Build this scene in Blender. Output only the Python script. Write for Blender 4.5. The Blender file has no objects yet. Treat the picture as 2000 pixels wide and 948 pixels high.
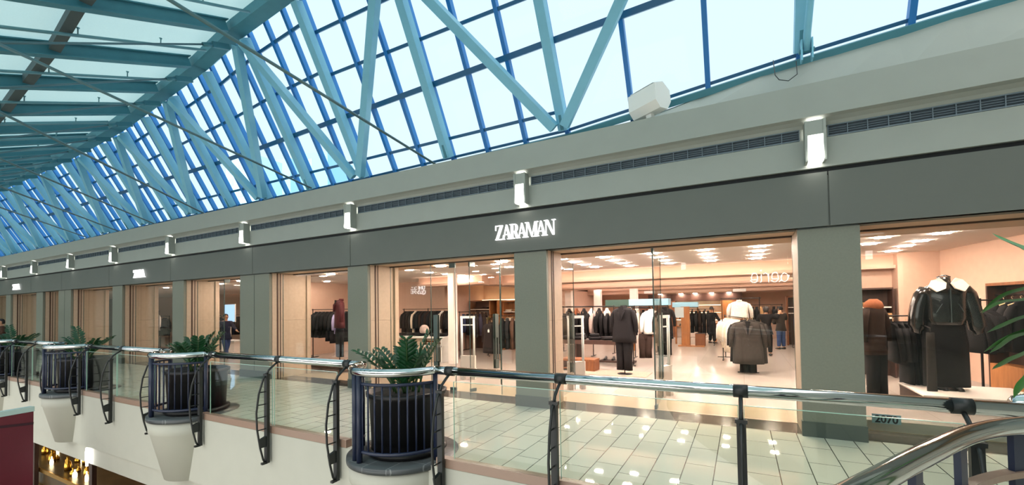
import bpy, bmesh, math, random
from mathutils import Vector, Matrix
R_ = random.Random(7)
PI = math.pi
scene = bpy.context.scene
COL = scene.collection

# ------------------------------------------------------------------ camera, world, exposure
CAM_F, CAM_CX, CAM_CY = 840.3, 1000.0, 580.9           # in pixels of the 2000x948 frame
YAW, PITCH, ROLL = .49075, .02402, .015395
EYE = Vector((0, 0, 1.8))
def cam_axes():
    cy, sy = math.cos(YAW), math.sin(YAW)
    f = Vector((-sy*math.cos(PITCH), cy*math.cos(PITCH), math.sin(PITCH)))
    r = Vector((cy, sy, 0)); d = f.cross(r)
    c, s = math.cos(ROLL), math.sin(ROLL)
    return c*r + s*d, c*d - s*r, f
CR, CD, CF = cam_axes()
cam_data = bpy.data.cameras.new('camera')
cam_data.sensor_fit = 'HORIZONTAL'; cam_data.sensor_width = 36
cam_data.lens = CAM_F/2000*36
cam_data.shift_y = (CAM_CY-474)/2000
cam_data.clip_start = .05; cam_data.clip_end = 500
cam = bpy.data.objects.new('camera', cam_data); COL.objects.link(cam)
m = Matrix.Identity(4)
for i in range(3):
    m[i][0] = CR[i]; m[i][1] = -CD[i]; m[i][2] = -CF[i]; m[i][3] = EYE[i]
cam.matrix_world = m
scene.camera = cam

world = bpy.data.worlds.new('overcast_sky'); scene.world = world; world.use_nodes = True
bgn = world.node_tree.nodes['Background']
wt = world.node_tree                       # overcast sky, much brighter toward the veiled sun behind the camera
w_tc = wt.nodes.new('ShaderNodeTexCoord'); w_dot = wt.nodes.new('ShaderNodeVectorMath'); w_dot.operation = 'DOT_PRODUCT'
w_dot.inputs[1].default_value = (.25, -.85, .45)
wt.links.new(w_tc.outputs['Generated'], w_dot.inputs[0])
w_mr = wt.nodes.new('ShaderNodeMapRange'); w_mr.interpolation_type = 'SMOOTHSTEP'
w_mr.inputs['From Min'].default_value = -.1; w_mr.inputs['From Max'].default_value = .75
w_mr.inputs['To Min'].default_value = .84; w_mr.inputs['To Max'].default_value = 3.1
wt.links.new(w_dot.outputs['Value'], w_mr.inputs['Value'])
w_cr = wt.nodes.new('ShaderNodeMapRange'); w_cr.inputs['From Min'].default_value = -.1; w_cr.inputs['From Max'].default_value = .5
w_mix = wt.nodes.new('ShaderNodeMix'); w_mix.data_type = 'RGBA'
wt.links.new(w_dot.outputs['Value'], w_cr.inputs['Value']); wt.links.new(w_cr.outputs[0], w_mix.inputs[0])
w_mix.inputs[6].default_value = (.73, .875, 1.0, 1); w_mix.inputs[7].default_value = (1.0, .97, .93, 1)
wt.links.new(w_mix.outputs[2], bgn.inputs[0]); wt.links.new(w_mr.outputs[0], bgn.inputs[1])
vs = scene.view_settings
vs.view_transform = 'Standard'; vs.look = 'None'; vs.gamma = 1; vs.use_curve_mapping = False
vs.exposure = 0.5
scene.display_settings.display_device = 'sRGB'
cyc = scene.cycles
cyc.max_bounces = 10; cyc.transparent_max_bounces = 24; cyc.glossy_bounces = 5; cyc.diffuse_bounces = 4
cyc.caustics_reflective = False; cyc.caustics_refractive = False; cyc.sample_clamp_indirect = 4.0
LAMP_DOWN = 200.0       # shop downlights
LAMP_SCONCE = 9.0
LAMP_COVE = 6.0

# ------------------------------------------------------------------ measuring helpers (pixel of the photo -> point in the hall)
def ray(u, v): return CR*((u-CAM_CX)/CAM_F) + CD*((v-CAM_CY)/CAM_F) + CF
def onY(u, v, y): d = ray(u, v); return EYE + d*((y-EYE.y)/d.y)
def onZ(u, v, z): d = ray(u, v); return EYE + d*((z-EYE.z)/d.z)
def onX(u, v, x): d = ray(u, v); return EYE + d*((x-EYE.x)/d.x)

# ------------------------------------------------------------------ materials
def lin(c):
    if isinstance(c, str):
        c = [int(c[i:i+2], 16)/255 for i in (0, 2, 4)]
        c = [x/12.92 if x <= .04045 else ((x+.055)/1.055)**2.4 for x in c]
    return (*c[:3], 1)
MATS = {}
def mat(name, col, rough=.5, metal=0, var=0, vscale=8, bump=0, bscale=60, spec=.5, emit=None, estr=0, coat=0):
    if name in MATS: return MATS[name]
    m = bpy.data.materials.new(name); m.use_nodes = True
    nt = m.node_tree; b = nt.nodes['Principled BSDF']
    b.inputs['Roughness'].default_value = rough; b.inputs['Metallic'].default_value = metal
    b.inputs['Specular IOR Level'].default_value = spec
    if coat: b.inputs['Coat Weight'].default_value = coat; b.inputs['Coat Roughness'].default_value = .08
    c = lin(col); b.inputs['Base Color'].default_value = c
    if var or bump:
        tc = nt.nodes.new('ShaderNodeTexCoord')
    if var:
        n = nt.nodes.new('ShaderNodeTexNoise'); n.inputs['Scale'].default_value = vscale; n.inputs['Detail'].default_value = 4
        nt.links.new(tc.outputs['Object'], n.inputs['Vector'])
        r = nt.nodes.new('ShaderNodeValToRGB')
        r.color_ramp.elements[0].position = .3; r.color_ramp.elements[1].position = .7
        r.color_ramp.elements[0].color = tuple(x*(1-var) for x in c[:3])+(1,)
        r.color_ramp.elements[1].color = tuple(min(1, x*(1+var)) for x in c[:3])+(1,)
        nt.links.new(n.outputs['Fac'], r.inputs['Fac']); nt.links.new(r.outputs['Color'], b.inputs['Base Color'])
    if bump:
        n2 = nt.nodes.new('ShaderNodeTexNoise'); n2.inputs['Scale'].default_value = bscale
        nt.links.new(tc.outputs['Object'], n2.inputs['Vector'])
        bp = nt.nodes.new('ShaderNodeBump'); bp.inputs['Strength'].default_value = bump; bp.inputs['Distance'].default_value = .01
        nt.links.new(n2.outputs['Fac'], bp.inputs['Height']); nt.links.new(bp.outputs['Normal'], b.inputs['Normal'])
    if emit:
        b.inputs['Emission Color'].default_value = lin(emit); b.inputs['Emission Strength'].default_value = estr
    MATS[name] = m; return m
def glass_mat(name, tint, refl=1.0, ior=1.45, rough=.0):
    m = bpy.data.materials.new(name); m.use_nodes = True; nt = m.node_tree
    for n in list(nt.nodes): nt.nodes.remove(n)
    out = nt.nodes.new('ShaderNodeOutputMaterial'); mix = nt.nodes.new('ShaderNodeMixShader')
    tr = nt.nodes.new('ShaderNodeBsdfTransparent'); tr.inputs[0].default_value = lin(tint)
    gl = nt.nodes.new('ShaderNodeBsdfGlossy'); gl.inputs['Roughness'].default_value = rough
    ge = nt.nodes.new('ShaderNodeNewGeometry'); dp = nt.nodes.new('ShaderNodeVectorMath'); dp.operation = 'DOT_PRODUCT'
    nt.links.new(ge.outputs['Normal'], dp.inputs[0]); nt.links.new(ge.outputs['Incoming'], dp.inputs[1])
    def mth(op, a, b=None):
        n = nt.nodes.new('ShaderNodeMath'); n.operation = op
        for i, q in enumerate((a, b)):
            if q is None: continue
            if isinstance(q, (int, float)): n.inputs[i].default_value = q
            else: nt.links.new(q, n.inputs[i])
        return n.outputs[0]
    c = mth('ABSOLUTE', dp.outputs['Value']); p5 = mth('POWER', mth('SUBTRACT', 1.0, c), 5.0)
    f0 = ((ior-1)/(ior+1))**2
    F = mth('MULTIPLY', mth('ADD', f0, mth('MULTIPLY', p5, 1-f0)), refl)
    nt.links.new(F, mix.inputs[0])
    nt.links.new(tr.outputs[0], mix.inputs[1]); nt.links.new(gl.outputs[0], mix.inputs[2]); nt.links.new(mix.outputs[0], out.inputs[0])
    MATS[name] = m; return m
def emis(name, col, s):
    m = bpy.data.materials.new(name); m.use_nodes = True; nt = m.node_tree
    for n in list(nt.nodes): nt.nodes.remove(n)
    out = nt.nodes.new('ShaderNodeOutputMaterial'); e = nt.nodes.new('ShaderNodeEmission')
    e.inputs[0].default_value = lin(col); e.inputs[1].default_value = s
    nt.links.new(e.outputs[0], out.inputs[0]); MATS[name] = m; return m
def tile_mat(name, c1, c2, mortar, bw, rh, ms, rough, swap=True, spec=.5):
    m = bpy.data.materials.new(name); m.use_nodes = True; nt = m.node_tree; b = nt.nodes['Principled BSDF']
    tc = nt.nodes.new('ShaderNodeTexCoord'); sp = nt.nodes.new('ShaderNodeSeparateXYZ'); cb = nt.nodes.new('ShaderNodeCombineXYZ')
    nt.links.new(tc.outputs['Object'], sp.inputs[0])
    nt.links.new(sp.outputs[1 if swap else 0], cb.inputs[0]); nt.links.new(sp.outputs[0 if swap else 1], cb.inputs[1])
    br = nt.nodes.new('ShaderNodeTexBrick'); nt.links.new(cb.outputs[0], br.inputs['Vector'])
    br.inputs['Color1'].default_value = lin(c1); br.inputs['Color2'].default_value = lin(c2); br.inputs['Mortar'].default_value = lin(mortar)
    br.inputs['Scale'].default_value = 1; br.inputs['Brick Width'].default_value = bw; br.inputs['Row Height'].default_value = rh
    br.inputs['Mortar Size'].default_value = ms; br.inputs['Mortar Smooth'].default_value = .3; br.offset = .35
    nt.links.new(br.outputs['Color'], b.inputs['Base Color'])
    b.inputs['Roughness'].default_value = rough; b.inputs['Specular IOR Level'].default_value = spec
    MATS[name] = m; return m
def wood_mat(name, c1, c2, scale=6, rough=.45):
    m = bpy.data.materials.new(name); m.use_nodes = True; nt = m.node_tree; b = nt.nodes['Principled BSDF']
    tc = nt.nodes.new('ShaderNodeTexCoord'); mp = nt.nodes.new('ShaderNodeMapping'); mp.inputs['Scale'].default_value = (scale*3, scale*3, scale*.3)
    n = nt.nodes.new('ShaderNodeTexNoise'); n.inputs['Scale'].default_value = 1.5; n.inputs['Detail'].default_value = 6
    r = nt.nodes.new('ShaderNodeValToRGB'); r.color_ramp.elements[0].position = .3; r.color_ramp.elements[1].position = .7
    r.color_ramp.elements[0].color = lin(c1); r.color_ramp.elements[1].color = lin(c2)
    nt.links.new(tc.outputs['Object'], mp.inputs[0]); nt.links.new(mp.outputs[0], n.inputs[0])
    nt.links.new(n.outputs['Fac'], r.inputs[0]); nt.links.new(r.outputs[0], b.inputs['Base Color'])
    b.inputs['Roughness'].default_value = rough; MATS[name] = m; return m

M_FASCIA = mat('grey_painted_fascia', '60645e', .6, var=.02, vscale=3)
M_UPPER = mat('pale_painted_wall', '9a9f98', .6, var=.02, vscale=3)
M_SLAB = mat('off_white_plaster', 'aeafa3', .65, var=.02, vscale=3)
M_COLUMN = mat('grey_stone_column', '777a6e', .55, var=.04, vscale=40)
M_PLINTH = mat('dark_grey_plinth', '4a524e', .4)
M_RETURN = mat('beige_stone_return', 'bfaa94', .6, var=.05, vscale=14)
M_BEIGE = mat('warm_beige_wall', 'cdac98', .7, var=.03, vscale=9)
M_CREAM = mat('cream_plaster', 'fbf0e6', .7, var=.015, vscale=4)
M_BEAM = mat('peach_beam_plaster', 'cfab96', .7)
M_SHOPFLOOR = tile_mat('cream_stone_floor', 'b7aea6', 'b3a99f', '9c9085', 2.4, 1.2, .004, .22)
M_SILL = mat('tan_stone_threshold', 'bfa78c', .22, var=.06, vscale=30)
M_GRANITE = mat('dark_polished_granite', '4c463e', .12, var=.25, vscale=90)
M_TILE = tile_mat('pale_polished_tile', 'cecdbe', 'd6d5c7', '4a4940', .61, .3069, .006, .025)
M_STEEL = mat('light_teal_painted_steel', '7cbcd4', .45, var=.03, vscale=5)
M_STEELD = mat('grey_teal_painted_steel', '43818f', .5, var=.05, vscale=5)
M_BLUE = mat('bright_blue_aluminium', '1272b8', .4)
M_DBLUE = mat('deep_blue_aluminium', '125c86', .4)
M_DECK = mat('pale_translucent_roof_panel', 'd8eeec', .8, var=.03, vscale=40)
_nt = M_DECK.node_tree; _tl = _nt.nodes.new('ShaderNodeBsdfTranslucent'); _tl.inputs[0].default_value = (.23, .36, .385, 1)
_mx = _nt.nodes.new('ShaderNodeMixShader'); _mx.inputs[0].default_value = .5
_ou = _nt.nodes['Material Output']
_nt.links.new(_nt.nodes['Principled BSDF'].outputs[0], _mx.inputs[1]); _nt.links.new(_tl.outputs[0], _mx.inputs[2]); _nt.links.new(_mx.outputs[0], _ou.inputs['Surface'])
M_PIPE = mat('teal_painted_pipe', '6a9aa2', .45)
M_CABLE = mat('grey_steel_rod', '5f7f86', .4, metal=.3)
M_CHROME = mat('polished_stainless', 'cfd3d2', .08, metal=1)
M_BLACK = mat('black_painted_metal', '1b1f1e', .45)
M_NAVY = mat('navy_painted_metal', '18223a', .4)
M_POT = mat('black_plastic_pot', '06070a', .45)
M_SOIL = mat('dark_soil', '1d1712', .95, bump=.6, bscale=40)
M_LEAF = mat('dark_green_leaf', '1b4a2a', .3, var=.25, vscale=6)
M_LEAF2 = mat('long_green_leaf', '3d7a35', .35, var=.3, vscale=5)
M_STEM = mat('green_stem', '35552c', .5)
M_CURB = mat('brown_bronze_channel', '8f7767', .35)
M_LEDGE = tile_mat('dark_slate_tile', '3b4143', '43484a', '6a6f70', .3, .3, .005, .35)
M_WHITE = mat('white_painted', 'eeeeea', .45)
M_GRILLE = mat('dark_vent_slot', '3b4750', .6)
M_WOOD = wood_mat('walnut_veneer', '6b3f24', '8a552f', 5)
M_OAK = wood_mat('warm_oak', '9c6234', 'b87a44', 5)
M_DWOOD = wood_mat('dark_wood', '2c1a14', '40271c', 5)
M_GOLD = mat('gold_metal', 'd9a545', .25, metal=1)
M_MAROON = mat('maroon_panel', '5d1224', .6, var=.05)
M_CAP = mat('pale_teal_cap', 'a9c2bf', .5)
M_SKIN = mat('skin', 'b98a6c', .55)
M_HAIR = mat('dark_hair', '1a1412', .6)
G_SHOP = glass_mat('shop_glass', 'f8f9f6', .6, 1.5)
G_RAIL = glass_mat('balustrade_glass', 'f3f8f4', .5, 1.5)
G_SKY = glass_mat('skylight_glass', 'fbffff', .12, 1.45)
E_SCONCE = emis('sconce_glow', (1, .97, .9), LAMP_SCONCE)
E_SIGN = emis('sign_glow', (1, 1, 1), 1.5)
E_DOWN = emis('downlight_glow', (1, .81, .70), LAMP_DOWN)
E_COVE = emis('cove_glow', (1, .70, .40), LAMP_COVE)
E_CEIL_FILL = emis('ceiling_fill_glow', (1, .74, .6), 5)  # added fill glow for the shop ceiling
E_NEON = emis('neon_glow', (1, .93, .82), 30)
E_SCREEN = emis('screen_glow', (.42, .62, 1), 1.1)

# ------------------------------------------------------------------ mesh building
class MB:
    def __init__(s): s.v = []; s.f = []; s.sm = []
    def add(s, vs, fs, smooth=False):
        o = len(s.v); s.v += [tuple(x) for x in vs]
        for f in fs: s.f.append(tuple(i+o for i in f)); s.sm.append(smooth)
        return s
    def box(s, x0, x1, y0, y1, z0, z1):
        v = [(x, y, z) for z in (z0, z1) for y in (y0, y1) for x in (x0, x1)]
        return s.add(v, [(0, 2, 3, 1), (4, 5, 7, 6), (0, 1, 5, 4), (2, 6, 7, 3), (0, 4, 6, 2), (1, 3, 7, 5)])
    def rbox(s, x0, x1, y0, y1, z0, z1, b=.01):          # box with softened vertical edges
        pts = [(x0+b, y0), (x1-b, y0), (x1, y0+b), (x1, y1-b), (x1-b, y1), (x0+b, y1), (x0, y1-b), (x0, y0+b)]
        return s.prism(pts, z0, z1)
    def prism(s, pts, z0, z1):
        n = len(pts); v = [(x, y, z0) for x, y in pts]+[(x, y, z1) for x, y in pts]
        f = [tuple(range(n))[::-1], tuple(range(n, 2*n))]+[(i, (i+1) % n, n+(i+1) % n, n+i) for i in range(n)]
        return s.add(v, f)
    def prism_x(s, pts, x0, x1):                          # profile in y,z swept along x
        n = len(pts); v = [(x0, y, z) for y, z in pts]+[(x1, y, z) for y, z in pts]
        f = [tuple(range(n)), tuple(range(n, 2*n))[::-1]]+[(i, n+i, n+(i+1) % n, (i+1) % n) for i in range(n)]
        return s.add(v, f)
    def bar(s, a, b, w, h, up=(0, 0, 1)):                 # rectangular bar from a to b, w across, h along up
        a, b, up = Vector(a), Vector(b), Vector(up); d = (b-a).normalized()
        x = d.cross(up)
        if x.length < 1e-4: x = d.cross(Vector((1, 0, 0)))
        x.normalize(); y = x.cross(d).normalized()
        v = []
        for p in (a, b):
            for sx, sy in ((-1, -1), (1, -1), (1, 1), (-1, 1)): v.append(p+x*(sx*w/2)+y*(sy*h/2))
        return s.add(v, [(0, 3, 2, 1), (4, 5, 6, 7), (0, 1, 5, 4), (1, 2, 6, 5), (2, 3, 7, 6), (3, 0, 4, 7)])
    def tube(s, pts, r, n=10, closed=False, cap=True):
        pts = [Vector(p) for p in pts]; k = len(pts); rs = r if isinstance(r, (list, tuple)) else [r]*k
        up = None; rings = []
        for i, p in enumerate(pts):
            a = pts[i-1] if (i > 0 or closed) else p; b = pts[(i+1) % k] if (i < k-1 or closed) else p
            d = (b-a).normalized()
            if up is None:
                up = Vector((0, 0, 1)) if abs(d.z) < .9 else Vector((1, 0, 0))
            x = d.cross(up).normalized(); y = x.cross(d).normalized(); up = y
            rings.append([p+x*(rs[i]*math.cos(2*PI*j/n))+y*(rs[i]*math.sin(2*PI*j/n)) for j in range(n)])
        v = [q for g in rings for q in g]; f = []
        for i in range(k if closed else k-1):
            for j in range(n):
                i2 = (i+1) % k; f.append((i*n+j, i*n+(j+1) % n, i2*n+(j+1) % n, i2*n+j))
        s.add(v, f, True)
        if cap and not closed:
            o = len(s.v)-len(v); s.f.append(tuple(o+j for j in range(n))[::-1]); s.sm.append(False)
            s.f.append(tuple(o+(k-1)*n+j for j in range(n))); s.sm.append(False)
        return s
    def lathe(s, prof, n=32, c=(0, 0, 0), a0=0, a1=2*PI, smooth=True):
        full = abs(a1-a0-2*PI) < 1e-6; k = n if full else n+1; v = []; f = []
        for r, z in prof:
            for j in range(k):
                t = a0+(a1-a0)*j/n; v.append((c[0]+r*math.cos(t), c[1]+r*math.sin(t), c[2]+z))
        for i in range(len(prof)-1):
            for j in range(n):
                j2 = (j+1) % k; f.append((i*k+j, i*k+j2, (i+1)*k+j2, (i+1)*k+j))
        return s.add(v, f, smooth)
    def loft(s, rings, smooth=True, cap=True):
        n = len(rings[0]); v = [p for r in rings for p in r]; f = []
        for i in range(len(rings)-1):
            for j in range(n): f.append((i*n+j, i*n+(j+1) % n, (i+1)*n+(j+1) % n, (i+1)*n+j))
        s.add(v, f, smooth)
        if cap:
            o = len(s.v)-len(v); s.f.append(tuple(o+j for j in range(n))[::-1]); s.sm.append(smooth)
            s.f.append(tuple(o+(len(rings)-1)*n+j for j in range(n))); s.sm.append(smooth)
        return s
    def quad(s, a, b, c, d): return s.add([a, b, c, d], [(0, 1, 2, 3)])
    def mesh(s, name):
        me = bpy.data.meshes.new(name); me.from_pydata(s.v, [], s.f); me.validate()
        bm = bmesh.new(); bm.from_mesh(me); bmesh.ops.recalc_face_normals(bm, faces=bm.faces); bm.to_mesh(me); bm.free()
        if len(me.polygons) == len(s.sm):
            for p, q in zip(me.polygons, s.sm): p.use_smooth = q
        return me
    def build(s, name, material, parent=None, loc=None, rotz=0):
        me = s.mesh(name); me.materials.append(material)
        o = bpy.data.objects.new(name, me); COL.objects.link(o)
        if parent is not None: o.parent = parent
        if loc is not None: o.location = loc
        if rotz: o.rotation_euler = (0, 0, rotz)
        return o
def tag(o, label=None, cat=None, group=None, kind=None):
    if label: o['label'] = label
    if cat: o['category'] = cat
    if group: o['group'] = group
    if kind: o['kind'] = kind
    return o
def empty(name, loc=(0, 0, 0), rotz=0):
    o = bpy.data.objects.new(name, None); COL.objects.link(o); o.location = loc; o.rotation_euler = (0, 0, rotz); o.empty_display_size = .1
    return o
def thing(name, label, cat, loc=(0, 0, 0), rotz=0, group=None): return tag(empty(name, loc, rotz), label, cat, group)
def struct(name, mb, material, parent=None, label=None, cat=None):
    o = mb.build(name, material, parent); o['kind'] = 'structure'
    if label: tag(o, label, cat)
    return o
def dup(root, loc=None, rotz=None, label=None, group=None):
    r = root.copy(); COL.objects.link(r)
    if loc is not None: r.location = loc
    if rotz is not None: r.rotation_euler = (0, 0, rotz)
    if label: r['label'] = label
    if group: r['group'] = group
    for ch in list(root.children):
        c = ch.copy(); COL.objects.link(c); c.parent = r
        for g in list(ch.children):
            d = g.copy(); COL.objects.link(d); d.parent = c
    return r
def evaluated_mesh(o):
    dg = bpy.context.evaluated_depsgraph_get(); dg.update()
    return bpy.data.meshes.new_from_object(o.evaluated_get(dg))
ORD = ['first', 'second', 'third', 'fourth', 'fifth', 'sixth', 'seventh', 'eighth', 'ninth', 'tenth', 'eleventh', 'twelfth', 'thirteenth', 'fourteenth',
       'fifteenth', 'sixteenth', 'seventeenth', 'eighteenth', 'nineteenth', 'twentieth', 'twenty-first', 'twenty-second', 'twenty-third', 'twenty-fourth', 'twenty-fifth']

# ================================================================== THE SETTING
X0, X1 = -44.0, 5.2                       # length of the far gallery that is built
YF = 6.98                                 # plane of the shop fascia
YR = 4.1                                  # line of the gallery handrail
# --- far gallery floor, store floor, atrium floor
struct('floor', MB().box(X0, 6.2, 3.97, 7.13, -.3, 0), M_TILE)
struct('floor_granite_strip', MB().box(X0, 6.2, 7.13, 7.72, -.3, 0), M_GRANITE)
struct('floor_threshold', MB().box(X0, 6.2, 7.72, 8.62, -.3, .001), M_SILL)
struct('floor_shop', MB().box(X0, 6.2, 8.62, 27, -.3, .002), M_SHOPFLOOR)
struct('floor_atrium', MB().box(X0, 6.2, -8.7, 14, -5.1, -4.9), tile_mat('atrium_tile', 'b9b2a2', 'c4bdad', '6a655b', .6, .6, .005, .1))
# slab edge of the far gallery
sl = MB().prism_x([(3.96, -.005), (3.96, -1.1), (4.03, -1.13), (4.03, -1.5), (5.2, -1.5), (5.2, -.31), (4.2, -.31), (4.2, -.005)], X0, 6.2)
struct('slab_edge', sl, M_SLAB)
struct('ceiling_lower', MB().box(X0, 6.2, 5.2, 14, -1.5, -1.4), M_SLAB)
# camera-side walkway: bounded by the curved near handrail
NEAR = [(-1.6, -2.2), (-1.15, -.6), (-.55, .55), (-.1, 1.3), (.43, 2.2), (.72, 2.69), (1.09, 3.27), (1.42, 3.61), (1.85, 3.86), (2.6, 3.97)]
pts = [(x+.04, y-.06) for x, y in NEAR]+[(6.2, 3.97), (6.2, -5.2), (-1.9, -5.2)]
struct('floor_walkway', MB().prism(pts[::-1], -.5, 0), M_TILE)
# opposite side of the hall (seen in reflections only)
struct('floor_opposite', MB().box(X0, 6.2, -8.9, -5.2, -.5, 0), M_TILE)
struct('wall_opposite', MB().box(X0, 6.2, -9.1, -8.7, 2.82, 4.7).box(X0, 6.2, -12.2, -12, -.3, 3.2).box(X0, 6.2, -12, -8.7, 2.95, 3.0), M_UPPER)
oc = MB()
for k in range(11): oc.box(5.0-4.4*k-.35, 5.0-4.4*k+.35, -9.1, -8.7, 0, 2.82)
struct('wall_opposite_piers', oc, M_COLUMN)
struct('wall_far_end', MB().box(X0-.2, X0, -12, 7, -5, 7.4).box(X0-.2, X0, 7, 27, -5, 3.6), M_UPPER)
struct('wall_near_end', MB().box(6.2, 6.4, -12, 7, -5, 7.4).box(6.2, 6.4, 7, 27, -5, 3.6), M_UPPER)

# --- upper wall: lower fascia, reveal, pale band with vent slot, cove, parapet
lf = MB()
seams = [(onY(u, v, YF)).x for u, v in ((1619, 400), (684, 490), (493, 520), (333, 530), (213, 545), (120, 560), (60, 570))]
edges = [6.2]+seams+[X0]
for a, b in zip(edges[1:], edges[:-1]): lf.box(a+.009, b-.009, YF, YF+.12, 2.82, 3.545)
lf.box(X0, 6.2, YF+.02, YF+.3, 2.82, 3.5)
struct('wall_fascia', lf, M_FASCIA)
struct('trim_reveal', MB().box(X0, 6.2, YF+.06, YF+.3, 3.5, 3.66), mat('black_shadow_gap', '15191b', .7))
up = MB().prism_x([(YF, 3.61), (YF, 4.0), (YF+.05, 4.0), (YF+.05, 4.16), (YF, 4.16), (YF-.03, 4.2), (YF-.10, 4.235), (YF-.18, 4.25), (YF-.18, 4.69), (YF+.1, 4.72), (YF+.35, 4.72), (YF+.35, 3.61)], X0, 6.2)
struct('wall_upper', up, M_UPPER)
# vent strip with small louvre blades, broken at each sconce
SCX = [onY(u, 400, 6.9).x for u in (1595, 1019, 684, 467, 316, 199)]+[-23.9, -28.0, -32.2, -36.4]
SCX[3] = -11.95; SCX[4] = -15.95; SCX[5] = -20.0
vent = MB(); fr = MB()
ve = [6.2]+SCX+[X0]
for a, b in zip(ve[1:], ve[:-1]):
    a2, b2 = a+.16, b-.16
    fr.box(a2, b2, YF+.03, YF+.045, 4.0, 4.16)
    for z in (4.005, 4.145): vent.box(a2, b2, YF-.004, YF+.04, z, z+.014)
    for z in (4.05, 4.08, 4.11): vent.box(a2, b2, YF+.012, YF+.03, z, z+.006)
    n = int((b2-a2)/.2)
    for k in range(n+1): x = a2+(b2-a2)*k/max(1, n); vent.box(x-.005, x+.005, YF, YF+.03, 4.0, 4.16)
struct('trim_vent_back', fr, M_GRILLE)
struct('trim_vent_slats', vent, mat('grey_blue_grille', '6c7b85', .5))

# --- ledge between parapet and skylight
PY, PZ = 7.478, 5.162                      # a point of the glazing plane; it leans over the hall
def gl(x, z, off=0): return Vector((x, PY-(z-PZ)*.489/.872+off*.872, z+off*.489))
def lerp_tab(t, x):
    if x <= t[0][0]: return t[0][1]
    for (a, p), (b, q) in zip(t, t[1:]):
        if x <= b: return p+(q-p)*(x-a)/(b-a)
    return t[-1][1]
RIDGE = [(-44, 7.6), (-25, 7.53), (-20.2, 7.57), (-17, 7.66), (-15.35, 7.77), (-13.43, 7.92), (-11.6, 8.06), (-9.83, 8.28), (-8.3, 8.4), (6, 8.4)]
BASE = [(-44, 4.9), (-8, 4.93), (-2.9, 4.99), (-1.45, 5.02), (.43, 5.26), (1.9, 5.35), (2.5, 5.41), (6, 5.6)]
zr = lambda x: lerp_tab(RIDGE, x)
zb = lambda x: lerp_tab(BASE, x)
xs = [6.2, 4, 2.5, 1.9, 1.2, .43, -.5, -1.45, -2.2, -2.9, -5, -8, -20, X0]
led = MB()
for a, b in zip(xs[1:], xs[:-1]):
    for p, q in (((YF+.1, 4.715), None),):
        A, B = gl(a, zb(a)), gl(b, zb(b))
        led.quad((a, YF+.1, 4.715), (b, YF+.1, 4.715), tuple(B), tuple(A))
        led.quad(tuple(A), tuple(B), (b, YF+1.2, 4.715), (a, YF+1.2, 4.715))
struct('wall_parapet_ledge', led, M_UPPER)

# --- skylight
XR = [.82, -2.82, -5.46, -7.98, -9.92, -11.75, -13.55, -15.37, -16.95, -18.5, -20.15, -21.7, -23.5, -25.15, -26.95, -28.7, -30.5, -32.3, -34.1, -35.9, -37.7, -39.5, -41.3]
XW = [4.5]+XR+[-43.1]
sk = 0
for i in range(len(XW)-1):
    b, a = XW[i], XW[i+1]                 # b right, a left
    sk += 1
    w = MB()
    L = [gl(a, zb(a)-.05, .16), gl(b, zb(b)-.05, .16), gl(b, zr(b), .16), gl(a, zr(a), .16)]
    L2 = [p+Vector((0, .872, .489))*.012 for p in L]
    w.add(L+L2, [(0, 1, 2, 3), (7, 6, 5, 4), (0, 4, 5, 1), (1, 5, 6, 2), (2, 6, 7, 3), (3, 7, 4, 0)])
    win = struct('window_%d' % sk, w, G_SKY)
    nv = (0, .872, .489)
    for t in (0, 1/3, 2/3):
        x = a+(b-a)*t
        MB().bar(gl(x, zb(x)-.1, .09), gl(x, zr(x), .09), .075, .12, nv).build('mullion', M_BLUE, win)
    for zz, th, mm in ((5.39, .045, M_DBLUE), (None, .13, M_DBLUE), (7.03, .05, M_DBLUE), (7.75, .05, M_DBLUE)):
        za = 6.13+(a+8)*.0 if zz is None and a < -12 else (6.13+max(0, (a+13))*.025 if zz is None else zz)
        zc_ = 6.13 if zz is None and b < -12 else (6.13+max(0, (b+13))*.025 if zz is None else zz)
        if zz and zz > 7.2 and a < -9: za = zr(a)-.42; zc_ = zr(b)-.42
        if zz and 7 < zz < 7.2 and a < -9: za = 5.39+(zr(a)-5.39)*.58; zc_ = 5.39+(zr(b)-5.39)*.58
        if zz and zz < 5.5 and b > -1: continue
        MB().bar(gl(a, za, .08), gl(b, zc_, .08), .1 if th > .1 else .06, th, nv).build('crossbar', mm, win)
    MB().bar(gl(a, zb(a), .02), gl(b, zb(b), .02), .1, .16, nv).build('sill_frame', M_STEELD, win)
    MB().bar(gl(a, zb(a)+.09, .1), gl(b, zb(b)+.09, .1), .05, .05, nv).build('glazing_bead', M_DBLUE, win)
# ridge beam and roof deck
rb = MB(); rt = MB(); dk = MB()
SL = .40                                  # fall of the deck towards the hall
def deckpt(x, t, dz=0):                   # t metres in from the ridge
    p = gl(x, zr(x)); return Vector((x, p.y-t, p.z-SL*t+dz))
xw = [4.5]+XR+[-43.1, X0]
for b, a in zip(xw, xw[1:]):
    rb.bar(gl(a, zr(a)+.02)+Vector((0, -.16, -.05)), gl(b, zr(b)+.02)+Vector((0, -.16, -.05)), .3, .28)
    rt.bar(gl(a, zr(a)-.02, -.02), gl(b, zr(b)-.02, -.02), .1, .16, (0, .872, .489))
    dk.quad(deckpt(a, .1, .2), deckpt(b, .1, .2), deckpt(b, 7.3, .2), deckpt(a, 7.3, .2))
struct('beam_ridge', rb, M_STEELD)
struct('trim_ridge', rt, M_STEEL)
struct('ceiling_deck', dk, M_DECK)
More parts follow.
